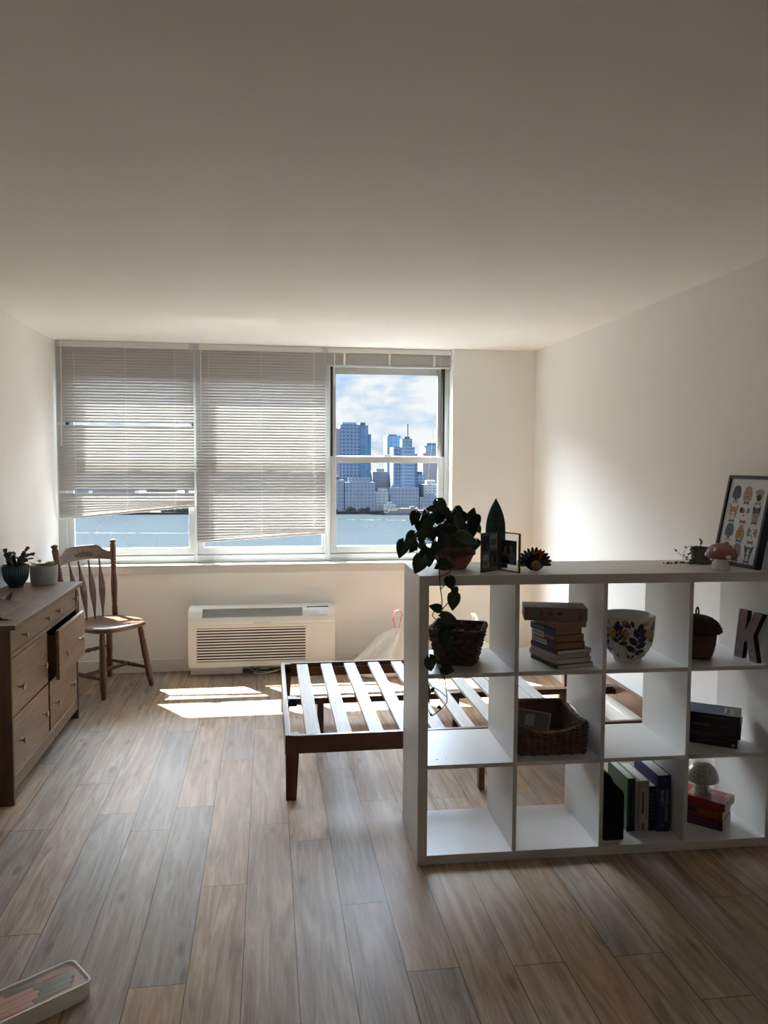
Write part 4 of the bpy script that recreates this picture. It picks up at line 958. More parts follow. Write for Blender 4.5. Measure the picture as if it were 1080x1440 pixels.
# acorn shaped basket
M_acb = mat('acorn_wicker', (.13, .070, .034), .7, .3, var=.35, vs=120); M_acl = mat('acorn_cap_wicker', (.05, .032, .022), .75, .3, var=.4, vs=120)
ak = on_shelf('acorn_basket', 'lidded wicker basket shaped like an acorn, loop on top', 'basket', 1.196, .165, Z3)
def courses(prof, n_c, amp, seg=72, nst=18, par=0):
    g = G(); out = []
    zs = [p_[1] for p_ in prof]
    N_ = n_c*5
    # resample the profile by arc length
    seglen = [0]
    for a, b_ in zip(prof, prof[1:]): seglen.append(seglen[-1]+math.hypot(b_[0]-a[0], b_[1]-a[1]))
    vs = []
    for i in range(N_+1):
        d = seglen[-1]*i/N_; k_ = max(q for q in range(len(seglen)) if seglen[q] <= d+1e-9); k_ = min(k_, len(prof)-2)
        f = (d-seglen[k_])/(seglen[k_+1]-seglen[k_]); r = prof[k_][0]+(prof[k_+1][0]-prof[k_][0])*f; z = prof[k_][1]+(prof[k_+1][1]-prof[k_][1])*f
        c_ = i/5; ci = math.floor(c_)
        for s_ in range(seg):
            a = 2*PI*s_/seg; o_ = amp*math.sin(PI*(c_-ci))*(.75+.25*math.cos(nst*a+PI*ci))
            vs.append(((r+o_)*math.cos(a), (r+o_)*math.sin(a), z))
    fs = [(i*seg+s_, i*seg+(s_+1) % seg, (i+1)*seg+(s_+1) % seg, (i+1)*seg+s_) for i in range(N_) for s_ in range(seg)]
    fs.append(tuple(reversed(range(seg)))); fs.append(tuple(N_*seg+s_ for s_ in range(seg)))
    return g.add(vs, fs)
courses([(.05, .001), (.058, .004), (.066, .03), (.072, .06), (.075, .09), (.074, .112)], 15, .0045).build('basket_body', M_acb, ak, smooth=True)
lid = courses([(.070, .108), (.092, .106), (.097, .112), (.092, .128), (.078, .150), (.055, .166), (.03, .174), (.006, .177)], 12, .0048).build('lid', M_acl, ak, smooth=True)
G().tube([(.006*math.cos(t)*1.0, 0, .186+.020*math.sin(t)) for t in [-.9+i*(PI+1.8)/14 for i in range(15)]], .0035, 8).build('loop', M_acl, lid, smooth=True)
# letter K
M_kf = mat('letter_rosewood', (.22, .125, .10), .6, var=.15, vs=40); M_ks = mat('letter_edge', (.02, .014, .012), .5); M_kw = mat('letter_swirl', (.42, .36, .32), .6)
kk = on_shelf('letter_ornament', 'dusky pink wooden letter K with pale swirls leaning in the cell', 'ornament', 1.372, .098, Z3+.001, rad(-90+9))
KP = [(-.066, 0), (-.018, 0), (-.018, .062), (-.004, .080), (.028, 0), (.070, 0), (.030, .104), (.068, .198), (.020, .198), (-.018, .118), (-.018, .198), (-.066, .198)]
Mk = Rx(rad(-6))
kb = G(); kb.prism(KP, 0, .022, 1, Mk); kb.prism([(x*.985, .001+z*.99) for x, z in KP], -.0008, 0, 0, Mk)
kbo = kb.build('letter_body', [M_kf, M_ks], kk)
g = G()
def swirl(cx, cz, r, d, t0):
    pts = []
    for i in range(26):
        a = t0+d*i*.42; rr_ = r*(1-i/28); pts.append(Mk @ V((cx+rr_*math.cos(a), -.0012, cz+rr_*math.sin(a))))
    g.tube(pts, .0009, 4)
for q in ((-.043, .165, .016, 1, 0), (-.040, .13, .013, -1, 2), (.02, .172, .014, 1, 3), (.006, .142, .012, -1, 1), (-.045, .045, .015, 1, 1), (-.038, .075, .011, -1, 0), (.02, .055, .013, 1, 2), (.035, .028, .012, -1, 4)): swirl(*q)
olp = [Mk @ V((x*.94, -.0012, .006+z*.94)) for x, z in KP]; olp.append(olp[0]); g.tube(olp, .0012, 4)
g.build('swirl', M_kw, kbo)
# ---------------------------------------------------------------- books
M_page = mat('paper_cream', (.50, .43, .33), .9, .1, var=.12, vs=200); M_pagew = mat('paper_white', (.62, .61, .58), .9, .1, var=.08, vs=200); M_pagey = mat('paper_tan', (.30, .20, .12), .9, .1, var=.15, vs=200)
CM = {}
def cov(c, r=.45):
    k_ = (tuple(c), r)
    if k_ not in CM: CM[k_] = mat('cover_%d' % len(CM), c, r, .4, var=.08, vs=25)
    return CM[k_]
def book(label, ctr, Xd, Zd, L2, wd, th, color, pages=M_page, hard=.0012, over=0.0, title=(), group=None, name='book', bow=0, frame='shelf'):
    """box with spine on -Y; ctr = world point of the origin corner (x0,y0,z0), Xd/Zd in shelf coordinates"""
    R = Matrix.Identity(4); Xd = V(Xd).normalized(); Zd = V(Zd).normalized(); Yd = Zd.cross(Xd)
    for i in range(3): R[i][0] = Xd[i]; R[i][1] = Yd[i]; R[i][2] = Zd[i]
    o = bpy.data.objects.new(name, None); COL.objects.link(o); o.empty_display_size = .03
    o.location = ctr; o.rotation_euler = (Rz(TH) @ R).to_euler(); tag(o, label, 'book', group)
    c = G(); c.box(0, L2, 0, wd, 0, hard); c.box(0, L2, 0, wd, th-hard, th); c.box(0, L2, 0, hard, hard, th-hard)
    co_ = c.build('cover', cov(color), o, bevel=.0006)
    G().box(over, L2-over, hard, wd-over, hard, th-hard).build('pages', pages, o)
    for (s, sz, col, x, z, sx) in title:
        text('title', s, sz, cov(col, .5), o, T(x*L2, -.0004, z*th) @ Rx(PI/2), 'CENTER', sx)
    return o, co_
def pile(label_list, near, Xang, z0, group):
    pass
def flat(label, near, ang, z, L2, wd, th, color, jit=(0, 0, 0), **k):
    a = rad(ang+jit[2]); Xd = V((math.cos(a), math.sin(a), 0)); Yd = V((-math.sin(a), math.cos(a), 0))
    o_ = V((near[0]+jit[0], near[1]+jit[1], 0))-Xd*L2
    return book(label, S(o_.x, o_.y, z), Xd, (0, 0, 1), L2, wd, th, color, **k)
gA = 'books piled in the upper row beside the flower pot'
near = (.548, .020); z = Z3; A_ = -77.5
PILE = [('spiral notebook with dark cover at the bottom of the tall pile', .205, .165, .0165, (.035, .033, .03), (0, 0, 0), M_pagew, ()),
        ('thin pinkish notebook second from the bottom of the tall pile', .215, .158, .020, (.30, .22, .19), (-.002, .006, -1), M_pagew, ()),
        ('worn cream notebook third from the bottom, pages fanning', .190, .155, .0185, (.34, .29, .26), (.0, .004, 2), M_page, ()),
        ('slim black notebook with elastic band in the tall pile', .200, .158, .016, (.02, .021, .024), (.0, .0, 1), M_pagew, ()),
        ('cream and black paperback above the slim black notebook', .185, .130, .026, (.045, .04, .04), (-.002, .012, 0), M_pagey, ()),
        ('white and maroon paperback below the blue one in the pile', .190, .125, .028, (.13, .035, .035), (.0, .018, 0), M_pagey, ()),
        ('blue paperback below the pink one in the tall pile', .178, .122, .0245, (.04, .075, .13), (-.003, .018, 3), M_pagey, ()),
        ('dusty pink paperback just under the pale box on the pile', .170, .13, .0275, (.33, .15, .16), (.006, .014, 2), M_pagey, ())]
for i, (lb, L2, wd, th, c, jit, pgm, _) in enumerate(PILE):
    ti = {4: [], 5: [('IN THE WOODS', .0125, (.45, .36, .33), .74, .5, .8)], 6: [('SWEETBITTER', .001, (.2, .25, .3), .5, .5, 1)] if False else [], 7: [('TINA FEY', .013, (.06, .035, .035), .5, .5, .95)]}.get(i, [])
    o, cv = flat(lb, near, A_, z, L2, wd, th, c, jit, pages=pgm, title=ti, over=.002 if i < 4 else .0, group=gA, name='notebook' if i < 4 else 'book')
    if i == 5:
        G().box(.002, L2*.52, -.0004, .0002, .001, th-.001).build('spine_band', cov((.50, .47, .42)), o)
        text('title', 'TANA FRENCH', .0125, cov((.07, .06, .05), .5), o, T(L2*.27, -.0008, th*.5) @ Rx(PI/2), 'CENTER', .85)
    if i == 4:
        G().box(.004, L2*.62, -.0004, .0002, .004, th-.002).build('spine_band', cov((.46, .40, .33)), o)
        g = G(); [g.box(.015+.013*q, .024+.013*q, -.0008, -.0004, .009+.001*(q % 3), .017) for q in range(7)]; g.build('spine_lettering', cov((.16, .13, .07)), o)
    if i == 6:
        g = G(); [g.box(.02+.010*q, .027+.010*q, -.0005, -.0001, .008, .017) for q in range(8)]; g.box(.125, .130, -.0005, -.0001, .009, .016); g.build('spine_lettering', cov((.16, .22, .28)), o)
    if i == 7:
        g = G().prism([(.022+.006*math.cos(q*PI/5), .014+.006*math.sin(q*PI/5)) for q in range(10)], -.0005, -.0001); g.prism([(.140+.012*math.cos(q*PI/5), .014+.007*math.sin(q*PI/5)) for q in range(10)], -.0005, -.0001); g.build('spine_dot', cov((.42, .07, .09)), o)
    if i == 0:
        g = G()
        for q in range(26): g.lathe([(.0078, 0), (.0078, .0012)], 12, (0, 0, 0), 0, T(.008+q*.0073, .006, .0083) @ Ry(PI/2))
        g.build('spiral', M_metal, o)
    if i == 3:
        G().box(L2*.48, L2*.51, -.0008, wd+.0004, -.0003 if False else .0002, th+.0006).build('elastic', M_black, o)
    z += th+.0006
bx = on_shelf('gift_box', 'long pale pink box with small printed shapes crowning the book pile', 'box', .565, .115, z, rad(-13))
M_boxp = mat('box_pink', (.20, .145, .14), .7, var=.05)
G().box(-.122, .122, -.055, .075, 0, .052).build('box_body', M_boxp, bx, bevel=.002)
g = G()
def shp(poly, m): g.prism([(x, .026+z_) for x, z_ in poly], -.0556, -.0551, m)
shp([(-.105, .012), (-.08, .012), (-.0925, .002)], 2); shp([(-.062, .014), (-.050, .014), (-.050, -.006), (-.056, -.009), (-.062, -.006)], 0)
shp([(-.032, .010), (-.012, .010), (-.012, 0), (-.022, -.008), (-.032, 0)], 0); shp([(.004, .008), (.028, .008), (.016, -.005)], 1)
shp([(.042, .008), (.052, .002), (.066, .008), (.054, -.005)], 2); shp([(.086, -.020), (.102, -.020), (.105, .004), (.098, .006), (.095, -.002), (.088, .000)], 0); shp([(.082, .008), (.087, .016), (.091, .008), (.087, .004)], 0)
g.build('printed_shapes', [cov((.20, .05, .06)), cov((.02, .018, .018)), cov((.19, .15, .13))], bx)
gB = 'dark paperbacks stacked in the middle row'
near = (1.316, .040); z = Z2; GR = (.16, .17, .18)
DK = [('black paperback at the bottom of the dark stack', .205, .135, .034, (.010, .010, .012), (0, .0, 0), [('THE INVISIBLE LIFE', .017, (.07, .075, .085), .5, .55, .95)]),
      ('black paperback second from the bottom of the dark stack', .215, .138, .030, (.009, .009, .011), (.016, .004, 1), [('AWAKENING', .014, (.06, .065, .07), .5, .5, .9)]),
      ('black paperback with grey capitals under the blue-covered one', .215, .138, .0275, (.010, .010, .011), (.016, .004, 0), [('NEON GODS', .011, (.22, .23, .25), .30, .5, 1.0), ('KATEE ROBERT', .007, (.12, .12, .13), .74, .5, 1.0)]),
      ('paperback with a blue stormy cover topping the dark stack', .215, .138, .036, (.008, .009, .014), (.012, .002, 1), [("THE ASSASSIN'S BLADE", .0095, (.15, .12, .10), .60, .62, 1.0)])]
for i, (lb, L2, wd, th, c, jit, ti) in enumerate(DK):
    o, cv = flat(lb, near, -33.6, z, L2, wd, th, c, jit, title=ti, group=gB)
    if i == 3:
        M_storm = mat('cover_storm', (.03, .05, .085), .55, .25, var=.95, vs=14)
        G().box(.001, L2*.70, .002, wd-.001, th, th+.0005).build('cover_art', M_storm, o)
        G().prism([(.02, .02), (.06, .055), (.12, .06), (.14, .045), (.10, .03)], -.0010-th, -.0004-th, 0, Rx(-PI/2) @ Matrix.Diagonal((1, 1, -1, 1)) if False else T(0, 0, 0) @ Rx(PI/2)).build('cover_figure', cov((.03, .025, .03)), o)
        text('title', 'BLADE', .026, cov((.40, .33, .24), .5), o, T(L2*.84, wd*.5, th+.0006) @ Rz(PI/2), 'CENTER', 1.1); text('title', 'ASSASSIN', .016, cov((.40, .33, .24), .5), o, T(L2*.73, wd*.5, th+.0008) @ Rz(PI/2), 'CENTER', 1.1)
    if i == 0:
        G().box(L2-.022, L2-.010, -.0005, -.0001, .006, .018).build('publisher_mark', cov((.3, .31, .32)), o)
    z += th+.0006
gC = 'red and purple paperbacks stacked in the bottom row'
near = (1.277, .062); z = Z1
RD = [('purple paperback at the bottom of the red stack', .185, .122, .042, (.085, .008, .05), (0, 0, 0)),
      ('orange-red paperback in the middle of the red stack', .185, .120, .046, (.20, .028, .006), (-.002, .0, 0)),
      ('red paperback on top of its stack, under the mosaic toadstool', .190, .128, .032, (.24, .018, .022), (-.002, -.016, -2))]
for i, (lb, L2, wd, th, c, jit) in enumerate(RD):
    ti = [[('A COURT OF', .008, (.25, .10, .16), .45, .66, 1), ('WINGS AND RUIN', .008, (.25, .10, .16), .5, .3, 1)], [('FALLING', .010, (.42, .16, .05), .66, .55, 1.0)], []][i]
    if i < 2: ti = ti if False else []
    o, cv = flat(lb, near, -45, z, L2, wd, th, c, jit, title=ti, group=gC)
    g = G(); q_ = random.Random(i+40)
    for s_ in range(14):
        x = .03+.010*s_; g.box(x, x+.0065, -.0005, -.0001, th*(.50 if i else .58), th*(.50 if i else .58)+.0065)
        if i == 0 or (i == 1 and s_ > 5): g.box(x, x+.0065, -.0005, -.0001, th*.22, th*.22+.006)
    g.build('spine_lettering', cov([(.16, .05, .10), (.36, .12, .03), (.32, .07, .03)][i]), o)
    if i == 1:
        G().prism([(.02, .012), (.05, .030), (.075, .032), (.09, .018), (.07, .008), (.05, .016)], -.0007, -.0003).build('spine_art', cov((.05, .012, .012)), o)
    if i == 2:
        g = G(); g.box(.03, .075, .02, .10, th, th+.0005, 0); g.box(.085, .125, .02, .10, th, th+.0005, 1); g.box(.165, .172, .02, .11, th, th+.0005, 1)
        g.build('cover_art', [cov((.45, .16, .03)), cov((.30, .12, .13))], o)
    z += th+.0006
ZRED = z
# mosaic toadstool
M_mos, nt, b = nodes('mirror_mosaic'); L = nt.links
tc = N(nt, 'ShaderNodeTexCoord'); vo = N(nt, 'ShaderNodeTexVoronoi', i_Scale=190.0); L.new(tc.outputs['Object'], vo.inputs['Vector'])
cr = N(nt, 'ShaderNodeValToRGB'); cr.color_ramp.elements[0].position = .0; cr.color_ramp.elements[0].color = (.20, .20, .19, 1); cr.color_ramp.elements[1].position = 1; cr.color_ramp.elements[1].color = (.62, .61, .58, 1)
L.new(vo.outputs['Color'], cr.inputs[0]); L.new(cr.outputs[0], b.inputs['Base Color']); b.inputs['Metallic'].default_value = .6; b.inputs['Roughness'].default_value = .35
bp = N(nt, 'ShaderNodeBump', i_Strength=.15, i_Distance=.001); L.new(vo.outputs['Distance'], bp.inputs['Height']); L.new(bp.outputs[0], b.inputs['Normal'])
mt = on_shelf('mosaic_toadstool', 'silver mosaic toadstool lamp standing on the red books', 'ornament', 1.240, .165, ZRED+.0006)
G().lathe([(.037, 0), (.037, .006), (.032, .022), (.028, .05), (.027, .066)], 32).build('stem', M_mos, mt, smooth='auto')
G().lathe([(.005, .062), (.058, .058), (.0645, .059), (.066, .064), (.0645, .080), (.058, .099), (.048, .114), (.035, .125), (.018, .132), (.002, .134)], 40).build('cap', M_mos, mt, smooth='auto')
# upright books
gD = 'upright books in the bottom row'
def up(label, u, w, L2, wd, th, c, **k): return book(label, S(u, w, Z1+L2), (0, 0, -1), (1, 0, 0), L2, wd, th, c, **k)
o, cv = up('tall green hardback standing beside the black case', .886, .108, .222, .20, .034, (.028, .095, .022), pages=M_pagew, over=.003, hard=.002, group=gD)
g = G().box(.025, .145, -.0005, -.0001, .013, .021); g.box(.155, .20, -.0005, -.0001, .008, .026); g.build('spine_bar', cov((.008, .012, .006)), o)
G().box(.20, .2215, -.0006, -.0001, .001, .033).build('spine_foot', cov((.010, .012, .012)), o)
text('title', 'KS5', .05, cov((.10, .16, .09), .5), o, T(.075, .055, -.0004) @ Rx(PI) @ Rz(0), 'CENTER', 1.0)
o, cv = up('thin beige paperback between the green and white books', .922, .106, .210, .17, .0135, (.32, .25, .22), pages=M_pagew, group=gD)
g = G(); [g.box(.05+.008*q, .056+.008*q, -.0005, -.0001, .005, .009) for q in range(16)]; g.build('spine_lettering', cov((.12, .09, .08)), o)
o, cv = up('white textbook with a dark stripe on its spine', .9375, .104, .212, .20, .040, (.40, .36, .32), pages=M_pagew, hard=.002, over=.003, group=gD)
text('title', 'COMPUTER SYSTEMS', .0145, cov((.20, .17, .12), .5), o, T(.105, -.0004, .029) @ Rx(PI/2), 'CENTER', .82)
g = G().box(.048, .14, -.0006, -.0001, .011, .018); g.box(.178, .209, -.0006, -.0001, .014, .022); g.box(.022, .0235, -.0006, -.0001, .006, .034); g.build('spine_bar', cov((.04, .035, .05)), o)
o, cv = up('short black paperback with grey bars on its spine', .979, .104, .188, .15, .0255, (.012, .012, .012), pages=M_pagew, group=gD)
g = G(); [g.box(.032+.0165*q, .040+.0165*q, -.0005, -.0001, .003, .021) for q in range(7)]; g.build('spine_bar', cov((.075, .072, .068)), o)
o, cv = up('thick navy textbook with white lettering on its spine', 1.008, .092, .236, .225, .056, (.012, .016, .075), pages=M_pagew, hard=.0025, over=.004, group=gD)
text('title', 'COMPUTER & INTERNET', .0175, cov((.40, .40, .42), .5), o, T(.128, -.0004, .0395) @ Rx(PI/2), 'CENTER', .72)
text('title', 'SECURITY', .0185, cov((.40, .40, .42), .5), o, T(.095, -.0004, .020) @ Rx(PI/2), 'CENTER', .85)
text('title', '2e', .013, cov((.30, .30, .32), .5), o, T(.018, -.0004, .03) @ Rx(PI/2) @ Rz(PI/2), 'CENTER', 1)
g = G(); [g.box(.205+.005*q, .2065+.005*q, -.0006, -.0001, .012, .032) for q in range(3)]; g.build('spine_lettering', cov((.16, .16, .18)), o)
# black case
cs = on_shelf('black_case', 'plain black soft case standing at the end of the upright books', 'case', .803, .095, Z1)
M_case = mat('case_fabric', (.006, .006, .007), .8, .2, bump=.5, bs=500)
cb_ = G(); P4 = [(-.042, 0), (.042, 0), (.042, .185), (.036, .198), (-.004, .236), (-.016, .262), (-.032, .270), (-.042, .266)]
cb_.prism(P4, -.055, .10); cb_.build('case_body', M_case, cs, bevel=.006, seg=3)
G().box(-.0425, .0425, -.018, -.012, .010, .155).build('zip', M_black, cs, bevel=.001)
# ================================================================ things on the dresser
DZ = .82
M_bp = mat('glaze_navy', (.012, .035, .055), .2, .55, var=.2, vs=20); M_gp = mat('concrete_pot', (.30, .33, .32), .75, .3, var=.1, vs=30, bump=.2, bs=120)
M_cact = mat('cactus_green', (.025, .04, .028), .55, .4, var=.3, vs=30); M_lime = mat('lime_leaf', (.26, .36, .05), .45, .4, var=.2, vs=30, trans=.2)
p1 = thing('cactus_plant', 'segmented dark green cactus in a ribbed navy pot on the dresser', 'plant', (-1.428, 4.735, DZ))
def ribbed(u, v):
    prf = [(.040, 0), (.041, .012), (.048, .022), (.062, .042), (.070, .07), (.0725, .105), (.073, .128)]
    t = v*(len(prf)-1); k_ = min(int(t), len(prf)-2); f = t-k_; r = prf[k_][0]+(prf[k_+1][0]-prf[k_][0])*f; z = prf[k_][1]+(prf[k_+1][1]-prf[k_][1])*f
    a = 2*PI*u; r += -.0022*abs(math.sin(18*a))*(1 if .2 < v < .95 else 0); return (r*math.cos(a), r*math.sin(a), z)
g = G().grid(ribbed, 144, 30, cu=True); g.lathe([(.073, .128), (.067, .128), (.064, .08), (.02, .07)], 60, caps=False); g.f.append(list(range(143, -1, -1))); g.m.append(0)
g.build('pot', M_bp, p1, smooth='auto')
G().lathe([(.001, .112), (.066, .112)], 24, caps=False).build('soil', M_soil, p1)
rc = random.Random(12); arms = 0
for i in range(15):
    a = 2*PI*i/15+rc.uniform(-.2, .2); p_ = V((.018*math.cos(a), .018*math.sin(a), .112)); el = rc.uniform(.65, 1.35) if i else 1.5; g = G()
    for s_ in range(rc.choice((3, 3, 4))):
        d = V((math.cos(a)*math.cos(el), math.sin(a)*math.cos(el), math.sin(el))); q = p_+d*.032
        if q.x < -.06: d.x *= -.2; d.normalize(); q = p_+d*.032
        # flat toothed segment
        side = d.cross(V((rc.uniform(-.3, .3), rc.uniform(-1, 1), .2))).normalized(); nr = d.cross(side)
        M = Matrix.Identity(4)
        for k_ in range(3): M[k_][0] = side[k_]; M[k_][1] = nr[k_]; M[k_][2] = d[k_]; M[k_][3] = p_[k_]
        pl_ = [(.003, 0), (.009, .008), (.011, .014), (.009, .017), (.0125, .026), (.009, .034), (-.009, .034), (-.0125, .026), (-.009, .017), (-.011, .014), (-.009, .008), (-.003, 0)]
        g.prism(pl_, -.0022, .0022, 0, M); p_ = p_+d*.033; el += rc.uniform(-.55, .1); a += rc.uniform(-.3, .3)
    g.build('cactus_arm', M_cact, p1, bevel=.0012)
p2 = thing('seedling_pot', 'pale grey round pot with small lime green leaves beside the navy pot', 'plant', (-1.302, 4.838, DZ))
G().lathe([(.066, 0), (.070, .003), (.074, .02), (.077, .07), (.0765, .112), (.071, .112), (.069, .05), (.02, .04)], 48).build('pot', M_gp, p2, smooth='auto')
G().lathe([(.001, .10), (.071, .10)], 24, caps=False).build('soil', M_soil, p2)
for (x, y, z, a, s) in ((-.05, -.045, .126, 200, .034), (.05, -.045, .128, -50, .034), (-.045, -.02, .118, 150, .03), (-.02, -.045, .112, 230, .03), (.0, -.03, .114, 300, .032), (.02, -.05, .120, -30, .034), (.035, -.02, .116, 10, .03), (.055, -.01, .122, 0, .032), (-.03, .02, .13, 100, .026), (.01, .02, .118, 60, .03), (.03, .03, .12, 40, .03), (-.055, .01, .112, 190, .028)):
    g = G(); leafmesh(g, T(x, y, z) @ Rz(rad(a)) @ Ry(rad(-25)), s, 0, .1, .1, 1.0); g.tube([(x*.5, y*.5, .10), (x, y, z)], .0012, 5); g.build('leaf', M_lime, p2, smooth=True, solid=.0008)
sp2 = thing('leaf_cutting', 'short leafy plant cutting lying flat on the dresser', 'plant', (-1.32, 4.25, DZ))
g = G().tube(smooth_path([(-.09, .10, .004), (-.03, .04, .012), (.0, .0, .008), (.06, -.06, .010), (.105, -.13, .006), (.115, -.17, .004)]), .0018, 6); g.tube([(0, 0, .008), (.008, -.02, .003)], .0014, 5); g.build('stem', M_leafy, sp2, smooth=True)
g = G(); leafmesh(g, T(.0, -.005, .012) @ Rz(rad(60)) @ Ry(rad(-55)), .045, 0, .2, .1); g.build('leaf', M_leaf, sp2, smooth=True, solid=.0008)
g = G(); leafmesh(g, T(-.03, .03, .012) @ Rz(rad(160)) @ Ry(rad(-20)), .04, 0, .2, .1); g.build('leaf', M_leaf, sp2, smooth=True, solid=.0008)
ky = thing('hair_clip', 'small dark metal clip lying at the near end of the dresser top', 'clip', (-1.20, 3.76, DZ), rad(-8))
g = G().box(-.05, .03, -.006, .006, .0, .005); g.box(-.02, .005, -.008, .008, .005, .012); g.build('clip_body', M_black, ky, bevel=.0015)
G().box(.004, .05, -.004, .004, .004, .0075).box(-.003, .001, -.003, .003, .011, .026).build('clip_arm', M_metal, ky, bevel=.001)
# ================================================================ box of tools on the floor
M_tb = mat('box_white', (.88, .86, .82), .4, var=.03); M_tray = mat('tray_coral', (.78, .33, .22), .6, var=.1, vs=15); M_tool = mat('tool_grey', (.17, .17, .17), .5, var=.2, vs=15); M_grip = mat('tool_grip', (.80, .33, .24), .5, var=.08)
M_lid = bpy.data.materials.new('lid_clear'); M_lid.use_nodes = True; nt = M_lid.node_tree; nt.nodes.remove(nt.nodes['Principled BSDF'])
a1 = N(nt, 'ShaderNodeBsdfTransparent'); a1.inputs[0].default_value = (.93, .93, .92, 1); a2 = N(nt, 'ShaderNodeBsdfGlossy'); a2.inputs['Roughness'].default_value = .25; a4 = N(nt, 'ShaderNodeBsdfDiffuse'); a4.inputs[0].default_value = (.6, .58, .56, 1)
a3 = N(nt, 'ShaderNodeMixShader', i_0=.07); nt.links.new(a1.outputs[0], a3.inputs[1]); nt.links.new(a2.outputs[0], a3.inputs[2]); a5 = N(nt, 'ShaderNodeMixShader', i_0=.10); nt.links.new(a3.outputs[0], a5.inputs[1]); nt.links.new(a4.outputs[0], a5.inputs[2]); nt.links.new(a5.outputs[0], nt.nodes['Material Output'].inputs['Surface'])
tb = thing('tool_box', 'shallow white box with a clear lid over coral and grey tools, on the floor', 'box', (-.672, 2.252, 0), rad(35.6))
BLx, BWx, BHx = .155, .070, .050
def rr(hx, hy, r, n_=6):
    o = []
    for (cx, cy_, a0) in ((hx-r, hy-r, 0), (-hx+r, hy-r, 90), (-hx+r, -hy+r, 180), (hx-r, -hy+r, 270)):
        for i in range(n_+1): a = rad(a0+90*i/n_); o.append((cx+r*math.cos(a), cy_+r*math.sin(a)))
    return o
A = rr(BLx, BWx, .022); B_ = rr(BLx-.005, BWx-.005, .018); n_ = len(A)
g = G(); vs = [(x*.985, y*.97, 0) for x, y in A]+[(x, y, BHx) for x, y in A]+[(x, y, BHx) for x, y in B_]+[(x*.985, y*.97, .004) for x, y in B_]
fs = [(r_i*n_+k_, r_i*n_+(k_+1) % n_, (r_i+1)*n_+(k_+1) % n_, (r_i+1)*n_+k_) for r_i in range(3) for k_ in range(n_)]+[tuple(reversed(range(n_))), tuple(3*n_+k_ for k_ in range(n_))]
g.add(vs, fs); g.build('box_body', M_tb, tb, smooth='auto')
g = G(); g.add([(x*.97, y*.95, .006) for x, y in B_]+[(x*.985, y*.97, .037) for x, y in B_], [tuple(range(n_, 2*n_)), tuple(reversed(range(n_)))]+[(k_, (k_+1) % n_, n_+(k_+1) % n_, n_+k_) for k_ in range(n_)]); g.build('tray', M_tray, tb)
g = G(); g.add([(x*.985, y*.97, BHx-.005) for x, y in B_]+[(x*.985, y*.97, BHx-.003) for x, y in B_], [tuple(range(n_, 2*n_)), tuple(reversed(range(n_)))]+[(k_, (k_+1) % n_, n_+(k_+1) % n_, n_+k_) for k_ in range(n_)]); g.build('lid', M_lid, tb)
def rod(x0, y0, x1, y1, r, m, nm, flat_=.6):
    g = G().tube([(x0, y0, .038), (x0+(x1-x0)*.04, y0+(y1-y0)*.04, .038), (x0+(x1-x0)*.96, y0+(y1-y0)*.96, .038), (x1, y1, .038)], [r*.6, r, r, r*.6], 10, flat=flat_); g.build(nm, m, tb, smooth=True)
# long axis +x points to the far end in the photograph
for k_, (xa, xb, y, r) in enumerate(((.02, .125, .020, .010), (.03, .13, .004, .010), (.02, .12, -.013, .011), (.0, .11, -.030, .009))): rod(xa, y, xb, y+.003, r, M_tool, 'tool_blade')
for k_, (xa, xb, y, r) in enumerate(((-.12, .02, .022, .008), (-.10, .03, .003, .009), (-.13, .02, -.014, .009), (-.09, .0, -.034, .010), (-.14, -.06, .046, .008), (-.05, .06, .048, .008), (.03, .11, .046, .009))): rod(xa, y, xb, y, r, M_grip if k_ not in (5,) else M_tool, 'tool_handle')
g = G().ball((-.118, -.043, .036), .016, 0, (1.3, .8, .4), 14); g.build('tool_head', M_dark, tb, smooth=True)
g = G().ball((-.135, -.010, .038), .015, 0, (1.2, .9, .3), 12).ball((.0, -.055, .037), .010, 0, (1.6, .8, .4), 12); g.build('tool_cap', M_tb, tb, smooth=True)
# ================================================================ outside: river and city
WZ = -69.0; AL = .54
M_riv, nt, b = nodes('river_water'); L = nt.links
tc = N(nt, 'ShaderNodeTexCoord'); mp = N(nt, 'ShaderNodeMapping'); mp.inputs['Scale'].default_value = (.30, .75, 1); L.new(tc.outputs['Object'], mp.inputs['Vector'])
nz = N(nt, 'ShaderNodeTexNoise', i_Scale=1.0, i_Detail=5.0, i_Roughness=.65); L.new(mp.outputs[0], nz.inputs['Vector'])
bp = N(nt, 'ShaderNodeBump', i_Strength=.55, i_Distance=.5); L.new(nz.outputs['Fac'], bp.inputs['Height']); n2 = N(nt, 'ShaderNodeTexNoise', i_Scale=.004, i_Detail=4.0); L.new(tc.outputs['Object'], n2.inputs['Vector'])
cr = N(nt, 'ShaderNodeValToRGB'); cr.color_ramp.elements[0].position = .35; cr.color_ramp.elements[0].color = (.0105, .0165, .0225, 1); cr.color_ramp.elements[1].position = .72; cr.color_ramp.elements[1].color = (.032, .039, .044, 1)  # light end of the ramp paints wave glints and foam flecks into the colour
L.new(nz.outputs['Fac'], cr.inputs[0]); wd_ = N(nt, 'ShaderNodeBsdfDiffuse'); L.new(cr.outputs[0], wd_.inputs[0]); wg_ = N(nt, 'ShaderNodeBsdfGlossy'); wg_.inputs['Roughness'].default_value = .12; L.new(bp.outputs[0], wg_.inputs['Normal']); L.new(bp.outputs[0], wd_.inputs['Normal'])
wm_ = N(nt, 'ShaderNodeMixShader', i_0=.013); L.new(wd_.outputs[0], wm_.inputs[1]); L.new(wg_.outputs[0], wm_.inputs[2]); nt.nodes.remove(b); L.new(wm_.outputs[0], nt.nodes['Material Output'].inputs['Surface'])
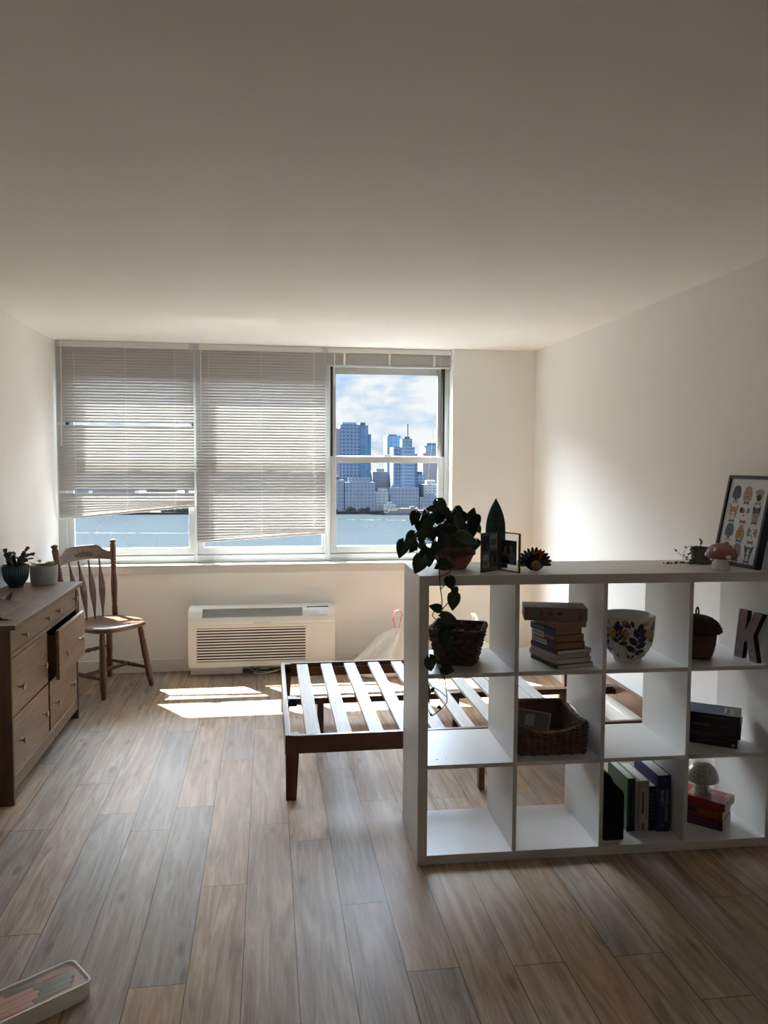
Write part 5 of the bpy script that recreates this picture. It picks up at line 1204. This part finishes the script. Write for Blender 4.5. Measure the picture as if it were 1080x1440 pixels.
g = G().add([(-1500, 120, WZ), (1500, 120, WZ), (1500, 1400, WZ), (-1500, 1400, WZ)], [(0, 1, 2, 3)])
struct(g.build('river', M_riv))
M_quay = mat('quay_stone', (.03,.03,.035), .9)
struct(G().box(-900, 900, 1055, 1900, WZ-2, WZ+3).build('shore', M_quay))
M_foam = mat('foam', (.032,.034,.034), .8)
def facade(name, wall, glass, wx, wz, mort, rough=.35):
    m, nt, b = nodes(name); L = nt.links
    tc = N(nt, 'ShaderNodeTexCoord'); sp = N(nt, 'ShaderNodeSeparateXYZ'); L.new(tc.outputs['Object'], sp.inputs[0])
    ad = N(nt, 'ShaderNodeMath', operation='ADD'); L.new(sp.outputs[0], ad.inputs[0]); L.new(sp.outputs[1], ad.inputs[1])
    cb = N(nt, 'ShaderNodeCombineXYZ'); L.new(ad.outputs[0], cb.inputs[0]); L.new(sp.outputs[2], cb.inputs[1])
    br = N(nt, 'ShaderNodeTexBrick'); br.offset = 0; br.inputs['Scale'].default_value = 1; br.inputs['Brick Width'].default_value = wx; br.inputs['Row Height'].default_value = wz; br.inputs['Mortar Size'].default_value = mort; br.inputs['Mortar Smooth'].default_value = .1
    br.inputs['Color1'].default_value = c4([x*AL*q for x, q in zip(glass, (.84, 1.0, 1.12))]); br.inputs['Color2'].default_value = c4([x*.75*AL*q for x, q in zip(glass, (.84, 1.0, 1.12))]); br.inputs['Mortar'].default_value = c4([x*AL*q for x, q in zip(wall, (.90, 1.0, 1.08))])  # bluish tint puts the distance haze into wall and glass colours
    b.inputs['Specular IOR Level'].default_value = .1
    L.new(cb.outputs[0], br.inputs['Vector']); L.new(br.outputs['Color'], b.inputs['Base Color']); b.inputs['Roughness'].default_value = rough
    return m
FA = facade('facade_grid_blue', (.34, .40, .52), (.16, .23, .40), 5.2, 5.0, 1.1); FG = facade('facade_glass', (.34, .45, .62), (.26, .40, .60), 5.5, 7, .35); FB = facade('facade_brown', (.46, .42, .44), (.24, .27, .36), 3.6, 3.8, 1.2)
FC2 = facade('facade_stone', (.40, .43, .52), (.22, .28, .40), 5, 5, 1.6); FD = facade('facade_white', (.72, .72, .72), (.30, .36, .46), 6, 4, 1.4); FE = facade('facade_rose', (.52, .44, .48), (.30, .33, .45), 3.5, 3.6, 1.3); FT = facade('facade_teal', (.34, .46, .56), (.25, .40, .54), 6, 4.4, .7)
FS = facade('facade_stripe', (.42, .52, .66), (.24, .34, .54), 40, 4.6, 1.5)
M_roof = mat('roof_grey', (.06, .07, .09), .8)
def bld(name, label, y, parts, depth=34):
    x0 = min(p_[1] for p_ in parts); x1 = max(p_[2] for p_ in parts)
    t = thing(name, label, 'building', ((x0+x1)/2, y, WZ+3), 0, 'city buildings across the river')
    for (nm, a, b_, z0, z1, m, *rest) in parts:
        dy0 = rest[0] if rest else 0; dp_ = rest[1] if len(rest) > 1 else depth
        G().box(a-(x0+x1)/2, b_-(x0+x1)/2, dy0, dy0+dp_, max(0, z0-WZ-3), z1-WZ-3).build(nm, m, t)
    return t
B0 = -66.0
bld('office_tower', 'tall twin blue office tower, highest on the skyline, with stepped glass flank', 1095, [('tower', 99, 126.5, B0, 52, FA), ('side_bay', 91.5, 99, B0, 46.5, FB, 2), ('glass_flank', 126.5, 138.5, B0, 51.5, FG, 4), ('glass_flank', 138.5, 143.2, B0, 39.5, FG, 8), ('penthouse', 102, 122, 52, 55.5, FA, 6, 20), ('penthouse', 127.5, 135, 51.5, 55.5, M_roof, 8, 16)])
bld('stone_block', 'blue-grey stone block on the waterfront below the twin tower', 1066, [('block', 103, 143.8, B0, -27, FC2, 0, 26), ('roof_storey', 108, 138, -27, -21, FC2, 6, 16)])
bld('waterfront_block', 'narrow grey block at the edge of the window view, left of the stone block', 1068, [('block', 74, 102, B0, -24, FC2, 0, 24), ('roof_storey', 80, 96, -24, -19, M_roof, 6, 12)])
bld('brown_block', 'slim pinkish block between the twin tower and the spired tower', 1140, [('block', 138, 149, B0, -14.5, FE), ('roof_storey', 141, 146, -14.5, -11, M_roof, 8, 10)])
bld('apartment_block', 'long pale brown apartment block behind the low cream buildings', 1120, [('block', 149, 176, B0, -13, FB), ('roof_storey', 154, 166, -13, -8.5, FB, 8, 14)])
bld('cream_building', 'low cream building with dark openings by the river', 1075, [('block', 144.3, 165, B0, -41, FD, 0, 20), ('upper_block', 150, 163.5, -41, -36, FD, 4, 12)], 20)
bld('slab_tower', 'plain blue slab tower behind the spired tower', 1130, [('tower', 170, 188, B0, 38.5, FT), ('roof_storey', 173, 185, 38.5, 40.5, M_roof, 8, 12)])
bld('spired_tower', 'stepped blue glass tower with a thin roof spire', 1082, [('shoulder', 172, 186, B0, 21.5, FA, 2), ('shaft', 182, 201.5, B0, 21.5, FS, 0), ('flank', 201.5, 206, B0, 12, FA, 4), ('crown', 184.5, 198.5, 21.5, 33, FT, 4, 20), ('cap', 188, 196, 33, 36, M_roof, 8, 12), ('spire', 193.2, 194.6, 36, 54, M_roof, 13, 1.4), ('podium', 166, 206, B0, -34, FC2, -10, 14)])
bld('curved_tower', 'pale tower with an arched white top behind the spired tower', 1150, [('tower', 186, 196.5, B0, 36, FD), ('crown', 188, 194, 36, 39.5, M_roof, 8, 12)])
bld('rose_tower', 'pinkish high tower at the far end of the window view', 1140, [('tower', 224.5, 249, B0, 14, FE), ('roof_storey', 230, 244, 14, 22, FT, 8, 16)])
bld('glass_tower', 'teal glass tower behind the pinkish tower', 1190, [('tower', 236, 262, B0, 26, FT), ('roof_storey', 242, 256, 26, 30, M_roof, 8, 14)])
bld('mid_block', 'blue-grey mid-height block between spired tower and pinkish tower', 1124, [('block', 209, 224, B0, -17, FA), ('roof_storey', 212, 222, -17, -13, M_roof, 6, 12)])
bld('white_block', 'bright white stepped block near the river on the skyline', 1088, [('block', 216, 240, B0, -31, FD), ('upper_block', 222, 234, -31, -25, FD, 6, 16)])
bld('lavender_block', 'low lavender-grey block by the ferry pier', 1070, [('block', 207, 238, B0, -48, FC2, 0, 18), ('upper_block', 214, 232, -48, -44.5, FC2, 4, 12)], 18)
bld('domed_terminal', 'small pale terminal building with a low roof at the pier', 1060, [('hall', 156, 172, B0, -57, FD, 0, 10), ('roof_lantern', 160, 167, -57, -53.5, FD, 3, 5)], 10)
for i, (a, b_, z1, m, lb) in enumerate(((44, 72, 5, FA, 'blue block behind the middle blind, nearest the twin tower'), (12, 42, -22, FB, 'brown block behind the middle blind'), (-30, 8, 18, FT, 'teal tower behind the middle blind'), (-78, -36, -30, FC2, 'grey block behind the crooked blind, low'), (-112, -82, 30, FA, 'blue tower seen through the gap in the crooked blind'), (-170, -118, -42, FD, 'white low block behind the crooked blind'), (-230, -176, -10, FE, 'rose block behind the crooked blind'), (-300, -236, -38, FC2, 'grey low block at the far end behind the crooked blind'))):
    bld('riverside_building', lb, 1090+6*(i % 3), [('block', a, b_, B0, z1, m), ('roof_storey', a+6, b_-6, z1, z1+4, M_roof, 8, 14)])
M_tree = mat('tree_green', (.03, .042, .04), .9, var=.4, vs=.4)
rt = random.Random(8); g = G()
for i in range(60):
    x = rt.uniform(-280, 148); g.ball((x, 1059+rt.uniform(0, 1.5), WZ+4.5+rt.uniform(-.8, 1.5)), rt.uniform(2.0, 3.8), 0, (1.3, .6, 1), 8)
tag(g.build('riverside_trees', M_tree), 'dark green trees lining the far river bank', 'trees', kind='stuff')
fe = thing('ferry', 'white ferry moored at the pier across the river', 'boat', (184, 1030, WZ))
M_bw = mat('boat_white', (.16, .16, .155), .5); M_bd = mat('boat_dark', (.10, .12, .16), .5)
G().prism([(-30, 0), (26, 0), (34, 3.2), (-32, 3.2)], -4, 4).build('hull', M_bd, fe); G().box(-27, 22, -3.4, 3.4, 3.2, 6.2).build('cabin', M_bw, fe); G().box(-16, 12, -3, 3, 6.2, 8.6).build('upper_deck', M_bw, fe); G().box(2, 8, -2, 2, 8.6, 11).build('bridge', M_bw, fe)
pi_ = thing('pier', 'pale pier with small white canopies beside the ferry', 'pier', (205, 1046, WZ))
G().box(-55, 45, -4, 5, 0, 2.2).build('deck', M_quay, pi_)
for k_ in range(9): G().add([(-50+k_*10, -3, 5.4), (-43+k_*10, -3, 5.4), (-43+k_*10, 3, 5.4), (-50+k_*10, 3, 5.4), (-46.5+k_*10, 0, 8.2+(k_ % 3)), (-50+k_*10, -3, 2.2), (-43+k_*10, -3, 2.2), (-43+k_*10, 3, 2.2), (-50+k_*10, 3, 2.2)], [(0, 1, 4), (1, 2, 4), (2, 3, 4), (3, 0, 4), (5, 6, 1, 0), (6, 7, 2, 1), (7, 8, 3, 2), (8, 5, 0, 3)]).build('canopy', M_bw, pi_)
g = G(); rw = random.Random(2)
for (ya, yb, x0, x1, n_, wd) in ((955, 925, 60, 200, 90, 2.0), (800, 780, -220, -60, 60, .9)):
    for i in range(n_):
        f = i/n_; x = x0+(x1-x0)*f+rw.uniform(-1, 1); y = ya+(yb-ya)*f+rw.uniform(-3, 3)
        l, w = rw.uniform(1.5, 4.5), rw.uniform(.5, 1.2)*wd
        g.prism([(x+l*math.cos(q*PI/4), 0) for q in range(0)] or [(x-l, 0), (x+l, 0), (x+l, .05), (x-l, .05)], y-w, y+w, 0, T(0, 0, WZ+.02))
tag(g.build('boat_wake', M_foam), 'white foam wake streaking across the river', 'wake', kind='stuff')
